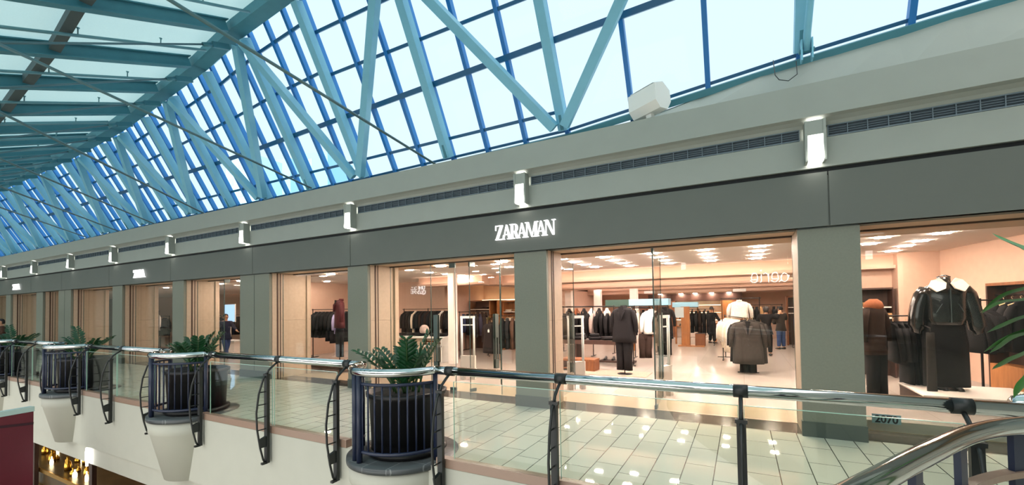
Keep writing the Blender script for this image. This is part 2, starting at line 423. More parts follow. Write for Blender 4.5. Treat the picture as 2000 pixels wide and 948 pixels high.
# second skylight behind the camera, over the opposite gallery
w2 = MB()
for k in range(24):
    x = 5.5-2*k; w2.box(x-.05, x+.05, -8.9, -1.5, 5.0, 5.12)
for y in (-1.5, -4, -6.4, -8.8): w2.box(X0, 6.2, y-.06, y+.06, 5.0, 5.14)
struct('window_98', w2, M_BLUE)

# --- steelwork as separate pieces
for i, x in enumerate(XR):
    nm = 'skylight rafter, %s from the big floodlight' % ORD[i] if i else 'skylight rafter beyond the big floodlight, no bar crossing it'
    o = MB().bar(gl(x, zb(x)+.12, -.1), gl(x, zr(x)-.15, -.1), .165, .18, (0, .872, .489)).build('rafter', M_STEEL)
    tag(o, 'pale teal square '+nm, 'rafter', 'rafters of the leaning skylight')
    g = MB().bar(gl(x, zb(x)+.13, -.12), gl(x, zb(x)+.36, -.1), .18, .05, (1, 0, 0)).build('gusset', M_STEELD, o)
nb = 0
for i, x in enumerate(XR):
    if i % 2 == 0: continue
    for j, w in ((i-1, 'toward the floodlight'), (i+1, 'away from it')):
        if j < 0 or j >= len(XR): continue
        xt = XR[j]
        if j == 0: xt = .05
        sgn = 1 if xt > x else -1
        o = MB().bar(gl(x+sgn*.1, zb(x)+.2, -.31), gl(xt-sgn*.1, zr(xt)-.24, -.29), .16, .165, (0, .872, .489)).build('diagonal_brace', M_STEEL)
        tag(o, 'teal diagonal brace rising from the foot of the %s skylight rafter, %s' % (ORD[i], w), 'brace', 'diagonal braces of the leaning skylight')
for i, x in enumerate(XR[2:], 2):
    j = MB()
    a, b = deckpt(x, .40), deckpt(x, 7.2)
    j.bar(a+Vector((0, 0, .03)), b+Vector((0, 0, .03)), .06, .24); j.bar(a+Vector((0, 0, -.1)), b+Vector((0, 0, -.1)), .2, .022); j.bar(a+Vector((0, 0, .16)), b+Vector((0, 0, .16)), .18, .022)
    o = j.build('roof_joist', M_STEELD)
    tag(o, 'teal steel roof joist meeting the ridge at the %s skylight rafter' % ORD[i], 'roof joist', 'steel joists under the pale roof deck')
for k, t in enumerate((2.75, 5.6)):
    for i in range(2, len(XR)-1):
        b, a = XR[i], XR[i+1]
        o = MB().bar(deckpt(a, t, .05)+Vector((.11, 0, 0)), deckpt(b, t, .05)-Vector((.11, 0, 0)), .16, .18).build('purlin', mat('dark_grey_steel', '47575a', .6))
        tag(o, 'brown grey purlin of the %s line below the ridge, past the %s roof joist' % (('upper', 'lower')[k], ORD[i]), 'purlin', 'purlins between the roof joists')
for i in range(2, len(XR)-1):
    x = (XR[i]+XR[i+1])/2
    p = MB().tube([deckpt(x, .42, -.1), deckpt(x, 7, -.1)], .03, 8)
    o = p.build('sprinkler_pipe', M_PIPE)
    tag(o, 'thin teal sprinkler pipe under the deck past the %s roof joist' % ORD[i], 'pipe', 'sprinkler pipes under the roof deck')
    for t in (1.3, 2.6, 4.1):
        MB().tube([deckpt(x, t, -.08), deckpt(x, t, .02), deckpt(x, t, .05)], [.012, .012, .03], 8).build('sprinkler_head', M_PIPE, o)
    # hanger rod from the ridge down across the hall
    xx = XR[i]
    a = deckpt(xx-.2, .6, -.32)
    if i >= 4:
        d = Vector((0, -6.2, -3.3)); q = a+d
        o = MB().tube([a, q], .02, 8).build('tie_rod', M_CABLE)
        tag(o, 'slim steel tie rod falling from the ridge at the %s rafter' % ORD[i], 'tie rod', 'tie rods falling from the ridge')
        MB().bar(a+Vector((0, .35, .12)), a, .07, .12).tube([a, a+d*.03], .045, 8).build('clevis', M_STEELD, o)
# long cross-hall cables from the foot of the skylight
for k, (ub, vb, ul, vl, xb) in enumerate(((845, 328, 300, 0, -5.5), (605, 372, 0, 97, -9.95), (406, 425, 68, 260, -13.6), (310, 444, 0, 315, -16.95), (239, 457, 0, 368, -20.15), (170, 466, 0, 408, -23.5))):
    p = onY(ub, vb, 7.3); q = onX(ul, vl, p.x); q = EYE+(q-EYE)*(1 if k < 2 else .78); d = q-p
    a = p+d*(.015 if k < 2 else .05); tt = 1.0
    while tt < 2.2 and (p+d*tt).z < zr(p.x)-SL*(gl(p.x, zr(p.x)).y-(p+d*tt).y)-.2: tt += .02
    b = p+d*tt; a.x += .17; b.x += .17
    o = MB().tube([a, b], .024 if k < 3 else .022, 10).build('cross_cable', M_CABLE)
    tag(o, 'long grey steel cross cable over the hall, %s from the floodlight' % ORD[k], 'cable', 'steel cables crossing the hall')
# cable fork on the rafter beyond the floodlight
f = thing('cable_fork', 'teal cable fork bracket at the foot of the rafter beyond the floodlight', 'bracket', tuple(gl(.86, 5.42, -.38)))
MB().box(-.07, -.05, -.06, .06, -.14, .14).box(.05, .07, -.06, .06, -.14, .14).build('fork', M_STEEL, f)
MB().tube([(-.09, 0, 0), (.09, 0, 0)], .03, 10).build('pin', M_STEELD, f)
MB().tube([(0, 0, 0), (0, -.1, .18), (.09, -1.1, 1.6)], [.045, .045, .03], 10).build('rod', M_STEEL, f)
pw = MB().tube([onY(1555, 120, 7.2), onY(1557, 145, 7.1), onY(1540, 158, 7.06), onY(1522, 156, 7.08), onY(1514, 147, 7.15), onY(1510, 118, 7.25)], .006, 6).build('loose_cable', M_BLACK)
tag(pw, 'thin dark loose cable looping on the ledge under the cable fork', 'cable')
# floodlight on the ledge
fl = thing('floodlight', 'white boxy uplight standing on the ledge under the skylight', 'floodlight', tuple(onY(1268, 204, 6.92)))
fl.rotation_euler = (.1, 0, -.55)
prof = [(-.16, .20), (.02, .24), (.16, .12), (.17, -.05), (.08, -.17), (-.08, -.16), (-.17, -.05)]
MB().prism_x(prof, -.27, .27).build('housing', M_WHITE, fl)
MB().prism_x([(-.15, .215), (-.01, .245), (-.01, .25), (-.15, .22)], -.23, .23).build('lens', mat('pale_lens', 'f5fbfc', .15), fl)
MB().box(-.05, .05, -.04, .04, -.22, -.15).build('bracket', M_WHITE, fl)
# far buildings outside
def tower(name, label, pts, ybase, h, colr, rot=0):
    t = thing(name, label, 'building', (pts[0], ybase, -10), rot)
    w_, d_ = pts[1], pts[2]
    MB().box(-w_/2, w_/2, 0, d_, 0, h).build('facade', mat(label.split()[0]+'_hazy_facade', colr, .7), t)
    wn = MB()
    for r in range(int(h/3.5)):
        for c in range(int(w_/4)): wn.box(-w_/2+1+c*4, -w_/2+3+c*4, -.05, .05, 1+r*3.5, 3+r*3.5)
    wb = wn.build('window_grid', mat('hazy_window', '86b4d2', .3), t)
    return t
q1 = onY(615, 340, 75); q2 = onY(545, 345, 95); q3 = onY(470, 340, 68)
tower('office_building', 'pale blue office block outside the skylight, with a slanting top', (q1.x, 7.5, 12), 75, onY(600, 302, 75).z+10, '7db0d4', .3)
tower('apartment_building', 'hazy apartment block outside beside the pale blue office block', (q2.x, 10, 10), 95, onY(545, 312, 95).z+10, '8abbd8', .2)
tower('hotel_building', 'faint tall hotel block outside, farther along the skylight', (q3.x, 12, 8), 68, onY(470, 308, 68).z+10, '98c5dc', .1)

# ================================================================== SHOP FRONT
YG = 7.75
COLS = [(.69, 1.37), (-3.70, -3.05), (-8.09, -7.45), (-12.39, -11.06), (-16.10, -15.41), (-20.43, -19.64), (-25.6, -24.27), (-28.2, -27.4), (-32.4, -31.7), (-36.9, -35.6)]
for i, (a, b) in enumerate(COLS):
    c = MB().box(a, b, YF+.05, YF+.12, .2, 2.80)
    o = struct('column_%d' % (i+1), c, M_COLUMN)
    if b-a > 1: struct('column_joint', MB().box((a+b)/2-.006, (a+b)/2+.006, YF+.044, YF+.06, .2, 2.8), M_PLINTH, o)
    struct('plinth', MB().box(a-.012, b+.012, YF+.038, YF+.13, 0, .2), M_PLINTH, o)
    struct('cap_joint', MB().box(a+.01, b-.01, YF+.06, YF+.12, 2.80, 2.82), M_PLINTH, o)
    # beige return beside the glass, with fine joints
    yend = {0: 7.70, 1: 7.75, 2: 7.85, 3: 8.12, 4: 7.93, 5: 7.98, 6: 8.1}.get(i, 8.0)
    r = MB()
    for z0, z1 in ((.0, .78), (.784, 1.55), (1.554, 2.82)): r.box(b-.22, b, YF+.132, yend, z0, z1)
    if i > 1:
        for z0, z1 in ((.0, .78), (.784, 1.55), (1.554, 2.82)): r.box(b-.22, b+.05, yend, yend+.12, z0, z1)
    struct('return', r, M_RETURN, o)
    struct('groove', MB().box(b-.01, b+.008, YF+.26, YF+.30, 0, 2.82).box(b-.01, b+.008, YF+.35, YF+.37, 0, 2.82), mat('dark_groove', '4b3328', .6), o)
    l = MB().box(a, a+.2, YF+.132, 7.75, 0, 2.82)
    struct('return', l, M_RETURN, o)
struct('ceiling_soffit', MB().box(X0, 6.2, YF+.12, 8.62, 2.825, 3.5), mat('warm_grey_soffit', 'c3a98f', .6))
struct('trim_glass_head', MB().box(X0, 6.2, YG-.03, YG+.03, 2.80, 2.825), mat('dark_bronze_track', '4a3d33', .4, metal=.5))
wn = 30
def pane(x0, x1, y=YG, z1=2.80):
    global wn; wn += 1
    o = struct('window_%d' % wn, MB().box(x0, x1, y-.006, y+.006, .01, z1), G_SHOP)
    struct('edge_seal', MB().box(x0-.006, x0+.004, y-.009, y+.009, .01, z1).box(x1-.004, x1+.006, y-.009, y+.009, .01, z1), mat('dark_glass_edge', '2f4a44', .3), o)
    return o
M_PLATE = mat('brushed_grey_plate', '5d6a67', .35, metal=.6)
dn = 0
def glass_door(x, y, ang, w, label, plate_in=.09):
    global dn; dn += 1
    o = empty('door_%d' % dn, (x, y, 0), ang); tag(o, label, 'glass door', kind='structure')
    struct('leaf', MB().box(.01, w, -.006, .006, .03, 2.74), G_SHOP, o)
    struct('leaf_edge', MB().box(w-.004, w+.004, -.008, .008, .03, 2.74).box(.006, .012, -.008, .008, .03, 2.74), mat('dark_glass_edge', '', .3), o)
    for s in (-1, 1):
        struct('pull_plate', MB().box(w-plate_in-.11, w-plate_in, s*.03-.008, s*.03+.008, 1.12, 1.66).box(w-plate_in-.11, w-plate_in, s*.03-.008, s*.03+.008, .42, .62)
               .box(w-plate_in-.11, w-plate_in-.085, s*.03-.008, s*.03+.008, .6, 1.15).box(w-plate_in-.025, w-plate_in, s*.03-.008, s*.03+.008, .6, 1.15), M_PLATE, o)
    struct('patch_fitting', MB().box(.0, .16, -.02, .02, 2.70, 2.80).box(.0, .16, -.02, .02, .0, .07), M_PLATE, o)
    return o
# bay right of the wide column, main entrance bay, second entrance bay, window bays to the far end
pane(1.37, 6.2, 7.55)
pane(-1.35, .69)
glass_door(-3.18, YG, PI/2, 1.0, 'open glass door leaf beside the narrow grey column under the lit sign')
glass_door(-1.36, YG, PI/2+.03, .98, 'open glass door leaf beside the wide window of the main entrance')
xa = onY(777, 600, YG).x; xb = onY(842, 600, YG).x; xc = onY(890, 600, YG).x; xd = onY(962, 600, YG).x
pane(-7.45, xb)
glass_door(xc, YG, PI, xc-xb, 'closed glass door leaf of the second entrance')
glass_door(xc+.36, YG, PI/2-.25, .95, 'open glass door leaf of the second entrance')
pane(xd+.2, -3.7)
YL_ = 7.42
pane(-11.06, -8.09, YL_); pane(-15.41, -13.9, YL_); glass_door(-13.9, YL_, PI/2, 1.0, 'open glass door leaf by the walking shopper')
pane(-19.64, -16.1, YL_); pane(-24.27, -20.43, YL_); pane(-27.4, -25.6, YL_); pane(-31.7, -28.2, YL_); pane(-35.6, -32.4, YL_)

# ================================================================== SHOP INTERIOR SHELL
struct('ceiling_shop', MB().box(X0, 6.2, 8.62, 27, 2.95, 3.1), M_CREAM)
struct('wall_back', MB().box(-12, 6.2, 26, 26.2, 0, 2.95), M_BEIGE)
w = MB().box(-23, -10.7, 14.2, 14.4, 0, 2.95).box(-10.9, -10.7, 14.4, 17.2, 0, 2.95).box(-10.9, -7.6, 17.2, 17.4, 0, 2.95).box(-7.8, -7.6, 17.4, 26, 0, 2.95)
struct('wall_left_bays', w, M_BEIGE)
struct('wall_far_shops', MB().box(X0, -23, 16, 16.2, 0, 2.95).box(-23.2, -23, 14.2, 16.2, 0, 2.95), M_BEIGE)
struct('wall_divider', MB().box(-15.6, -15.4, 10.5, 14.2, 0, 2.95), M_BEIGE)
struct('beam_1', MB().box(-7.6, 3.4, 13.5, 14.0, 2.58, 2.95), M_BEAM)
struct('beam_2', MB().box(-7.6, 3.4, 18.6, 19.2, 2.55, 2.95), M_BEAM)
struct('beam_3', MB().box(-7.6, 6.2, 23.2, 26, 2.42, 2.95), M_BEAM)
struct('beam_4', MB().box(-10.7, -7.9, 12.6, 13.1, 2.62, 2.95).box(-8.3, -7.6, 13.1, 26, 2.62, 2.95), M_BEAM)
for nm, x, y, s in (('column_21', -8.35, 11.5, .11), ('column_22', -6.2, 20.5, .16), ('column_23', -7.2, 19.2, .15), ('column_24', -4.9, 22.5, .18)):
    struct(nm, MB().box(x-s, x+s, y-s, y+s, 0, 2.95), M_CREAM)
# right-hand window room
pA = onZ(1755, 494, 2.95); pB = onZ(1835, 490, 2.95); pC = onZ(1978, 462, 2.95)
dBC = (pC-pB).normalized()
r = MB()
def wallseg(mb, a, b, t=.15, z0=0, z1=2.95):
    d = (b-a); d.z = 0; n = Vector((-d.y, d.x, 0)).normalized()*t
    a = Vector((a.x, a.y, 0)); b = Vector((b.x, b.y, 0)); mb.prism([tuple(a[:2]), tuple(b[:2]), tuple((b+n)[:2]), tuple((a+n)[:2])], z0, z1)
wallseg(r, pA, pB); wallseg(r, pB, pB+dBC*((pC-pB).length*2))
struct('wall_right_window_room', r, M_BEIGE)
struct('beam_5', MB().box(1.2, pA.x, pA.y+1.2, pA.y+1.6, 2.55, 2.95), M_CREAM)
# raised display step behind the right-hand window
st = MB().prism([(1.5, 7.75), (6.2, 7.75), (6.2, 12.5), (3.3, 12.5), (1.5, 9.8)], .002, .14)
struct('floor_display_step', st, M_SHOPFLOOR)

M_LIP = M_CREAM
for k, (xa_, xb_, yb_) in enumerate(((-7.5, 3.3, 13.5), (-7.5, 3.3, 18.6), (-7.5, 6.1, 23.2))):
    t = tag(MB().box(xa_, xb_, yb_-.16, yb_, 2.60, 2.625).box(xa_, xb_, yb_-.16, yb_-.14, 2.625, 2.68).build('added_fill_trough', M_BEAM), 'added cream fill-light trough along the %s ceiling beam from the shop window' % ORD[k], 'light trough')
    MB().box(xa_+.1, xb_-.1, yb_-.11, yb_-.05, 2.63, 2.64).build('added_fill_strip', E_CEIL_FILL, t)  # trough and glowing strip are added only to brighten the shop ceiling
t = tag(MB().box(-10.6, -7.7, 12.42, 12.6, 2.62, 2.645).box(-10.6, -7.7, 12.42, 12.44, 2.645, 2.7).build('added_fill_trough', M_BEAM), 'added cream fill-light trough along the beam of the second entrance', 'light trough')
MB().box(-10.5, -7.8, 12.47, 12.55, 2.65, 2.66).build('added_fill_strip', E_CEIL_FILL, t)  # same added ceiling fill for the second entrance
# downlights
DL = []
for x, y0, n in ((-3.75, 9.6, 4), (-2.8, 9.0, 5), (-1.72, 8.95, 5), (-.68, 8.95, 5), (.34, 9.0, 5), (-4.8, 9.4, 4)):
    DL += [(x, y0+.85*k) for k in range(n)]
for x in (-6.2, -4.6, -3.4, -2.0, -.6, .8, 2.2):
    DL += [(x, 15.0+1.1*k) for k in range(3)]
for x in (-6, -4, -2, 0, 2): DL += [(x, 20.2), (x, 21.8)]
for u, v in ((1756, 448), (1724, 464), (1698, 477), (1840, 456), (1798, 471), (1768, 481), (1742, 491), (1884, 440), (799, 528), (838, 533), (872, 536), (902, 539), (935, 511), (968, 516), (994, 522)):
    p = onZ(u, v, 2.94); DL.append((p.x, p.y))
DL += [(-13.4, 9.6), (-12.2, 9.6), (-14.4, 11.5), (-12.8, 11.5), (-17, 9.8), (-18.6, 9.8), (-21.5, 9.8), (-23, 9.8), (-26.5, 9.8), (-29.5, 9.8), (-19.5, 12.5), (-21.5, 12.5), (-17.5, 12.5)]
for a_, b_ in zip(COLS[1:], COLS[2:]):
    if a_[0]-b_[1] > 1.0 and b_[1] > -17: DL += [(b_[1]+(a_[0]-b_[1])*t, 8.25) for t in (.3, .75)]  # added soffit lamps that brighten the returns beside the glass
def room_of(x, y):
    return ('main entrance bay' if -7.5 < x < 1.25 else 'leather jacket window' if x >= 1.25 else 'second entrance bay' if x > -11 else 'burgundy jacket window' if x > -15.4 else 'far shop bays')
def row_of(y): return round(y*2)
for k, (x, y) in enumerate(DL):
    same = [q for q in DL if room_of(*q) == room_of(x, y)]; rows = sorted({row_of(q[1]) for q in same}); ac = sorted(q for q in same if row_of(q[1]) == row_of(y))
    o = MB().box(-.105, .105, -.058, .058, -.018, .0).build('downlight', E_DOWN, None, (x, y, 2.82 if y < 8.6 else 2.948))
    tag(o, 'warm square downlight over the %s, row %s from the glass, %s across' % (room_of(x, y), ORD[min(19, rows.index(row_of(y)))], ORD[ac.index((x, y))]), 'ceiling light', 'warm downlights in the shop ceilings')

# sconces
for i, x in enumerate(SCX):
    s = thing('wall_sconce', 'white box wall sconce with glowing lower face, %s along from the floodlight' % ORD[i], 'wall light', (x, YF, 3.66), 0, 'sconces along the upper wall')
    MB().box(-.115, -.085, -.17, .0, .0, .54).box(.085, .115, -.17, 0, 0, .54).box(-.085, .085, -.16, -.13, .35, .54).build('housing', M_UPPER, s)
    MB().prism_x([(-.185, .02), (-.03, .02), (-.03, .33), (-.16, .33)], -.083, .083).build('diffuser', E_SCONCE, s)
    MB().box(-.08, .08, -.12, -.02, .50, .507).build('uplight', E_SCONCE, s)
for i, x in enumerate((-2.66, 2.07, -7.2, -11.7, -16.3, 4.9)):
    s = thing('wall_sconce', 'white wall sconce on the opposite gallery, seen only mirrored in the shop glass', 'wall light', (x, -8.7, 3.66), 0, 'sconces across the hall')
    MB().box(-.115, .115, 0, .13, .35, .565).build('housing', M_UPPER, s)
    MB().prism_x([(.185, .0), (.03, .0), (.03, .36), (.16, .36)], -.11, .11).build('diffuser', E_SCONCE, s)

# lit fascia lettering: condensed high-contrast serif capitals, overlapping
def letter(ch):
    """polygons in a unit-high box; thin .06 thick .26"""
    P = []
    if ch == 'Z': P = [[(.02, 1), (.74, 1), (.74, .95), (.02, .95)], [(.02, 1), (.07, 1), (.04, .66), (.01, .66)], [(.54, 1), (.76, 1), (.24, 0), (.02, 0)], [(0, .0), (.8, 0), (.8, .06), (0, .06)], [(.76, 0), (.81, 0), (.83, .3), (.8, .3)]]; w = .8
    if ch == 'A': P = [[(.36, 1), (.46, 1), (.84, 0), (.62, 0)], [(.38, 1), (.42, 1), (.12, 0), (.07, 0)], [(.2, .3), (.6, .3), (.6, .35), (.2, .35)], [(-.04, 0), (.22, 0), (.22, .05), (-.04, .05)], [(.48, 0), (.98, 0), (.98, .05), (.48, .05)]]; w = .84
    if ch == 'R':
        P = [[(.1, 0), (.30, 0), (.30, 1), (.1, 1)], [(-.02, .95), (.5, .95), (.5, 1), (-.02, 1)], [(-.02, 0), (.46, 0), (.46, .05), (-.02, .05)], [(.3, .46), (.5, .46), (.5, .51), (.3, .51)]]
        arc = [(.5+.26*math.cos(t), .73+.27*math.sin(t)) for t in [(-PI/2+PI*k/10) for k in range(11)]]; inn = [(.5+.05*math.cos(t), .73+.215*math.sin(t)) for t in [(PI/2-PI*k/10) for k in range(11)]]
        P += [[arc[k], arc[k+1], inn[9-k], inn[10-k]] for k in range(10)]
        P += [[(.4, .5), (.62, .48), (.86, 0), (.62, 0)], [(.6, 0), (.98, 0), (.98, .05), (.6, .05)]]; w = .84
    if ch == 'M': P = [[(.1, 0), (.15, 0), (.15, 1), (.1, 1)], [(.1, 1), (.31, 1), (.66, 0), (.58, 0)], [(.6, 0), (.64, .06), (.92, 1), (.88, 1)], [(.88, 0), (1.08, 0), (1.08, 1), (.88, 1)], [(-.02, .95), (.3, .95), (.3, 1), (-.02, 1)], [(.9, .95), (1.22, .95), (1.22, 1), (.9, 1)], [(0, 0), (.25, 0), (.25, .05), (0, .05)], [(.74, 0), (1.22, 0), (1.22, .05), (.74, .05)]]; w = 1.16
    if ch == 'N': P = [[(.1, 0), (.15, 0), (.15, 1), (.1, 1)], [(.08, 1), (.32, 1), (.86, 0), (.72, 0)], [(.8, 0), (.86, 0), (.86, 1), (.8, 1)], [(-.04, .95), (.3, .95), (.3, 1), (-.04, 1)], [(.66, .95), (1.0, .95), (1.0, 1), (.66, 1)], [(0, 0), (.25, 0), (.25, .05), (0, .05)]]; w = .9
    return P, w
def lit_sign(text, x, z, h, kern, label, sx=.62):
    s = thing('shop_sign', label, 'sign', (x, YF, z))
    cx = 0
    for ch in text:
        P, w = letter(ch); mb = MB()
        for poly in P:
            n = len(poly); v = [(cx+px*h*sx, -.06, pz*h) for px, pz in poly]+[(cx+px*h*sx, -.02, pz*h) for px, pz in poly]
            mb.add(v, [tuple(range(n)), tuple(range(n, 2*n))[::-1]]+[(i, n+i, n+(i+1) % n, (i+1) % n) for i in range(n)])
        mb.build('letter', E_SIGN, s); cx += w*h*sx*kern
    return cx
pL = onY(968, 470, YF-.04); pR = onY(1083, 458, YF-.04)
lit_sign('ZARAMAN', pL.x, pL.z, .27, .9, 'glowing white serif lettering over the narrow grey column', (pR.x-pL.x)/(.9*(.8+.84+.84+.84+1.16+.84+.9)*.27+.02))
for u0, u1, v, lab in ((261, 280.5, 543.5, 'short glowing white serif sign above the third planter'), (25, 37, 567, 'short glowing white serif sign farthest along the fascia')):
    a = onY(u0, v, YF-.04); b = onY(u1, v-1, YF-.04)
    lit_sign('ZARA', a.x, a.z, .27, .75, lab, (b.x-a.x)/(.75*(.8+.84+.84+.84)*.27))
# signs of the opposite gallery, mirrored in the shop glass
def text_obj(name, body, size, material, loc, rot, ext=.01, parent=None, bold=0):
    cu = bpy.data.curves.new(name, 'FONT'); cu.body = body; cu.size = size; cu.extrude = ext; cu.offset = bold; cu.align_x = 'CENTER'; cu.space_line = .85
    t = bpy.data.objects.new(name, cu); COL.objects.link(t)
    me = evaluated_mesh(t); bpy.data.objects.remove(t)
    me.materials.clear(); me.materials.append(material)
    o = bpy.data.objects.new(name, me); COL.objects.link(o); o.location = loc; o.rotation_euler = rot
    if parent: o.parent = parent
    return o
ne = MB()
def arcpts(cx, cy, rx, ry, a0, a1, n=12): return [(cx+rx*math.cos(math.radians(a0+(a1-a0)*k/n)), cy+ry*math.sin(math.radians(a0+(a1-a0)*k/n))) for k in range(n+1)]
strokes = [arcpts(.15, .15, .13, .15, 40, 400)+[(.28, .05), (.36, .0)],
           [(.36, .1)]+arcpts(.5, .17, .12, .17, -20, 200)+arcpts(.52, .14, .14, .14, 200, 330),
           [(.7, .3), (.74, .3), (.74, 0)], [(.74, .15)]+arcpts(.86, .2, .1, .12, 160, 40),
           [(1.02, .3), (1.02, .03), (1.08, 0)], arcpts(1.03, .42, .015, .015, 0, 300),
           [(1.14, .1)]+arcpts(1.28, .17, .12, .17, -20, 200)+arcpts(1.3, .14, .14, .14, 200, 340)]
a = onY(1540, 540, 24.2); b = onY(1465, 545, 24.2); W = abs(a.x-b.x)
sg = thing('neon_sign', 'cursive white neon sign on the opposite gallery, seen mirrored in the shop glass', 'sign', (a.x, -8.62, a.z-.25), PI)
for st_ in strokes: MB().tube([(p[0]*W/1.45, 0, p[1]*W/1.45*1.25) for p in st_], .022, 6).build('tube', E_NEON, sg)
E_OPP = emis('opposite_sign_glow', (1, 1, 1), 14)
c = onY(824, 568, 25.5)
so = thing('square_sign', 'paired square white signs on the opposite gallery, seen mirrored in the shop glass', 'sign', (c.x+.75, -8.66, c.z), PI)
so.scale = (1, 1, 1)
text_obj('lettering', 'UNI\nQLO', .36, E_OPP, (-.35, 0, 0), (PI/2, 0, 0), .01, so, .01)
text_obj('lettering', 'ユニ\nクロ', .33, E_OPP, (.4, 0, 0), (PI/2, 0, 0), .01, so, .006)

# ================================================================== GALLERY RAILING
PLX = [-3.85, -8.85, -13.85, -18.85, -23.85]            # centres of the planter balconies
PCY = 4.22; PRD = .69                                   # disc centre line and radius
# posts: ladder-like with a bow on the hall side
def rail_post():
    t = thing('railing_post', '', 'railing post', (0, 3.9, 0))
    MB().box(-.034, .034, -.02, .025, -.42, .88).box(-.045, .045, -.026, .03, .85, .88).build('plate', M_BLACK, t)
    bow = [(0, -.0, .86), (0, -.05, .82), (0, -.12, .6), (0, -.155, .33), (0, -.145, .1), (0, -.10, -.18), (0, -.055, -.36), (0, -.02, -.42)]
    MB().tube(bow, .014, 8).build('bow', M_BLACK, t)
    for z, y in ((.62, -.12), (.44, -.145), (.26, -.155), (.08, -.145)): MB().tube([(0, 0, z), (0, y, z)], .008, 6).build('rung', M_BLACK, t)
    MB().prism_x([(0, -.02), (-.125, -.06), (-.10, -.18), (0, -.18)], -.02, .02).build('web_plate', M_BLACK, t)
    MB().box(-.02, .02, -.08, .0, -.43, -.40).build('foot_clip', M_BLACK, t)
    MB().tube([(0, 0, .87), (0, .03, .93), (0, .12, 1.0), (0, .2, 1.05)], .016, 8).build('arm', M_BLACK, t)
    MB().tube([(-.055, .2, 1.07), (.055, .2, 1.07)], .056, 16).build('rail_collar', M_BLACK, t)
    return t
post_x = [1.32, -.03, -1.64, -3.02, -4.72, -6.2, -8.02, -9.72, -11.4, -12.98, -14.72, -16.3, -17.9, -19.7, -21.3, -22.9, -24.7]
p0 = rail_post()
for i, x in enumerate(post_x):
    o = p0 if i == 0 else dup(p0)
    o.location = (x, 3.9, 0)
    near = min(range(len(PLX)), key=lambda k: abs(PLX[k]-x))
    if abs(PLX[near]-x) < 1.1: lab = 'black bowed railing post on the %s edge of the %s planter' % ('near' if x > PLX[near] else 'far', ORD[near])
    elif x > -3: lab = ('black bowed railing post %s of the glass run before the first planter' % ('at the curved end', 'in the middle', 'at the planter end')[i])
    else: lab = 'black bowed railing post in the glass run beyond the %s planter, %s of it' % (ORD[max(0, sum(1 for k in PLX if k > x)-1)], ORD[max(0, sum(1 for q in post_x if q >= x and q < max([k for k in PLX if k > x]+[-99])-1.1)-1)])
    tag(o, lab, 'railing post', 'bowed posts of the gallery railing')
# kerb channel and glass panels between posts
runs = [(1.62, -2.93)]+[(PLX[k]-.95, PLX[k+1]+.92) for k in range(len(PLX)-1)]+[(PLX[-1]-.95, X0+6)]
for i, (b, a) in enumerate(runs):
    kb = MB().box(a-.2, b+.2, 3.955, 4.05, .0, .10).build('glass_channel', M_CURB)
    tag(kb, 'brown bronze channel along the slab edge, %s' % ('before the first planter' if i == 0 else 'beyond the %s planter' % ORD[i-1]), 'glass channel', 'channels holding the balustrade glass')
    h = MB().tube([(a-.1, YR, 1.07), (b+(.05 if i else .25), YR, 1.07)], .05, 20).build('handrail', M_CHROME)
    tag(h, 'straight polished chrome handrail, %s' % ('ending at the curved handrail' if i == 0 else 'beyond the %s planter' % ORD[i-1]), 'handrail', 'chrome handrails of the far gallery')
    inner = sorted([x for x in post_x if a-.2 < x < b+.2], reverse=True)
    cuts = [b]+[x for x in inner if a+.15 < x < b-.15]+[a]
    for k, (q, p) in enumerate(zip(cuts, cuts[1:])):
        if q-p < .2: continue
        g = MB().box(p+.02, q-.02, 4.0, 4.01, .03, .97).build('balustrade_glass', G_RAIL)
        MB().box(p+.02, q-.02, 3.999, 4.011, .966, .971).box(p+.019, p+.024, 3.999, 4.011, .03, .97).box(q-.024, q-.019, 3.999, 4.011, .03, .97).build('polished_edge', mat('green_glass_edge', '9fc4b4', .2), g)
        tag(g, 'clear balustrade glass pane, %s from the handrail end of the run %s' % (ORD[k], 'before the first planter' if i == 0 else 'beyond the %s planter' % ORD[i-1]), 'glass panel', 'clear balustrade glass panes')
# planter balconies
def zz_frond(mb_s, mb_l, base, az, lean, length, rnd):
    p = Vector(base); d = Vector((math.cos(az)*lean, math.sin(az)*lean, 1)).normalized(); pts = [p.copy()]; n = 12
    for i in range(n):
        p = p+d*(length/n); d = (d+Vector((math.cos(az), math.sin(az), -.15))*(.035+.05*lean)).normalized(); pts.append(p.copy())
    mb_s.tube(pts, [.016-.011*i/n for i in range(n+1)], 6)
    for i in range(3, n+1):
        t = (pts[i]-pts[i-1]).normalized(); s = t.cross(Vector((0, 0, 1)));
        if s.length < .05: s = Vector((math.sin(az), -math.cos(az), 0))
        s.normalize(); u = s.cross(t).normalized()
        for sg in (-1, 1):
            L = .155*(1-.35*abs(i-7)/7)*rnd.uniform(.85, 1.15); W = L*.4
            dr = (s*sg+t*.75+u*rnd.uniform(.1, .4)).normalized(); wv = dr.cross(u).normalized(); up = wv.cross(dr)
            a = pts[i]; q = [a, a+dr*L*.35+wv*W*.5+up*.012, a+dr*L*.7+wv*W*.42+up*.008, a+dr*L-up*.01, a+dr*L*.7-wv*W*.42+up*.008, a+dr*L*.35-wv*W*.5+up*.012, a+dr*L*.4-up*.008, a+dr*L*.72-up*.006]
            mb_l.add(q, [(0, 1, 6), (1, 2, 7, 6), (2, 3, 7), (3, 4, 7), (4, 5, 6, 7), (5, 0, 6)], True)
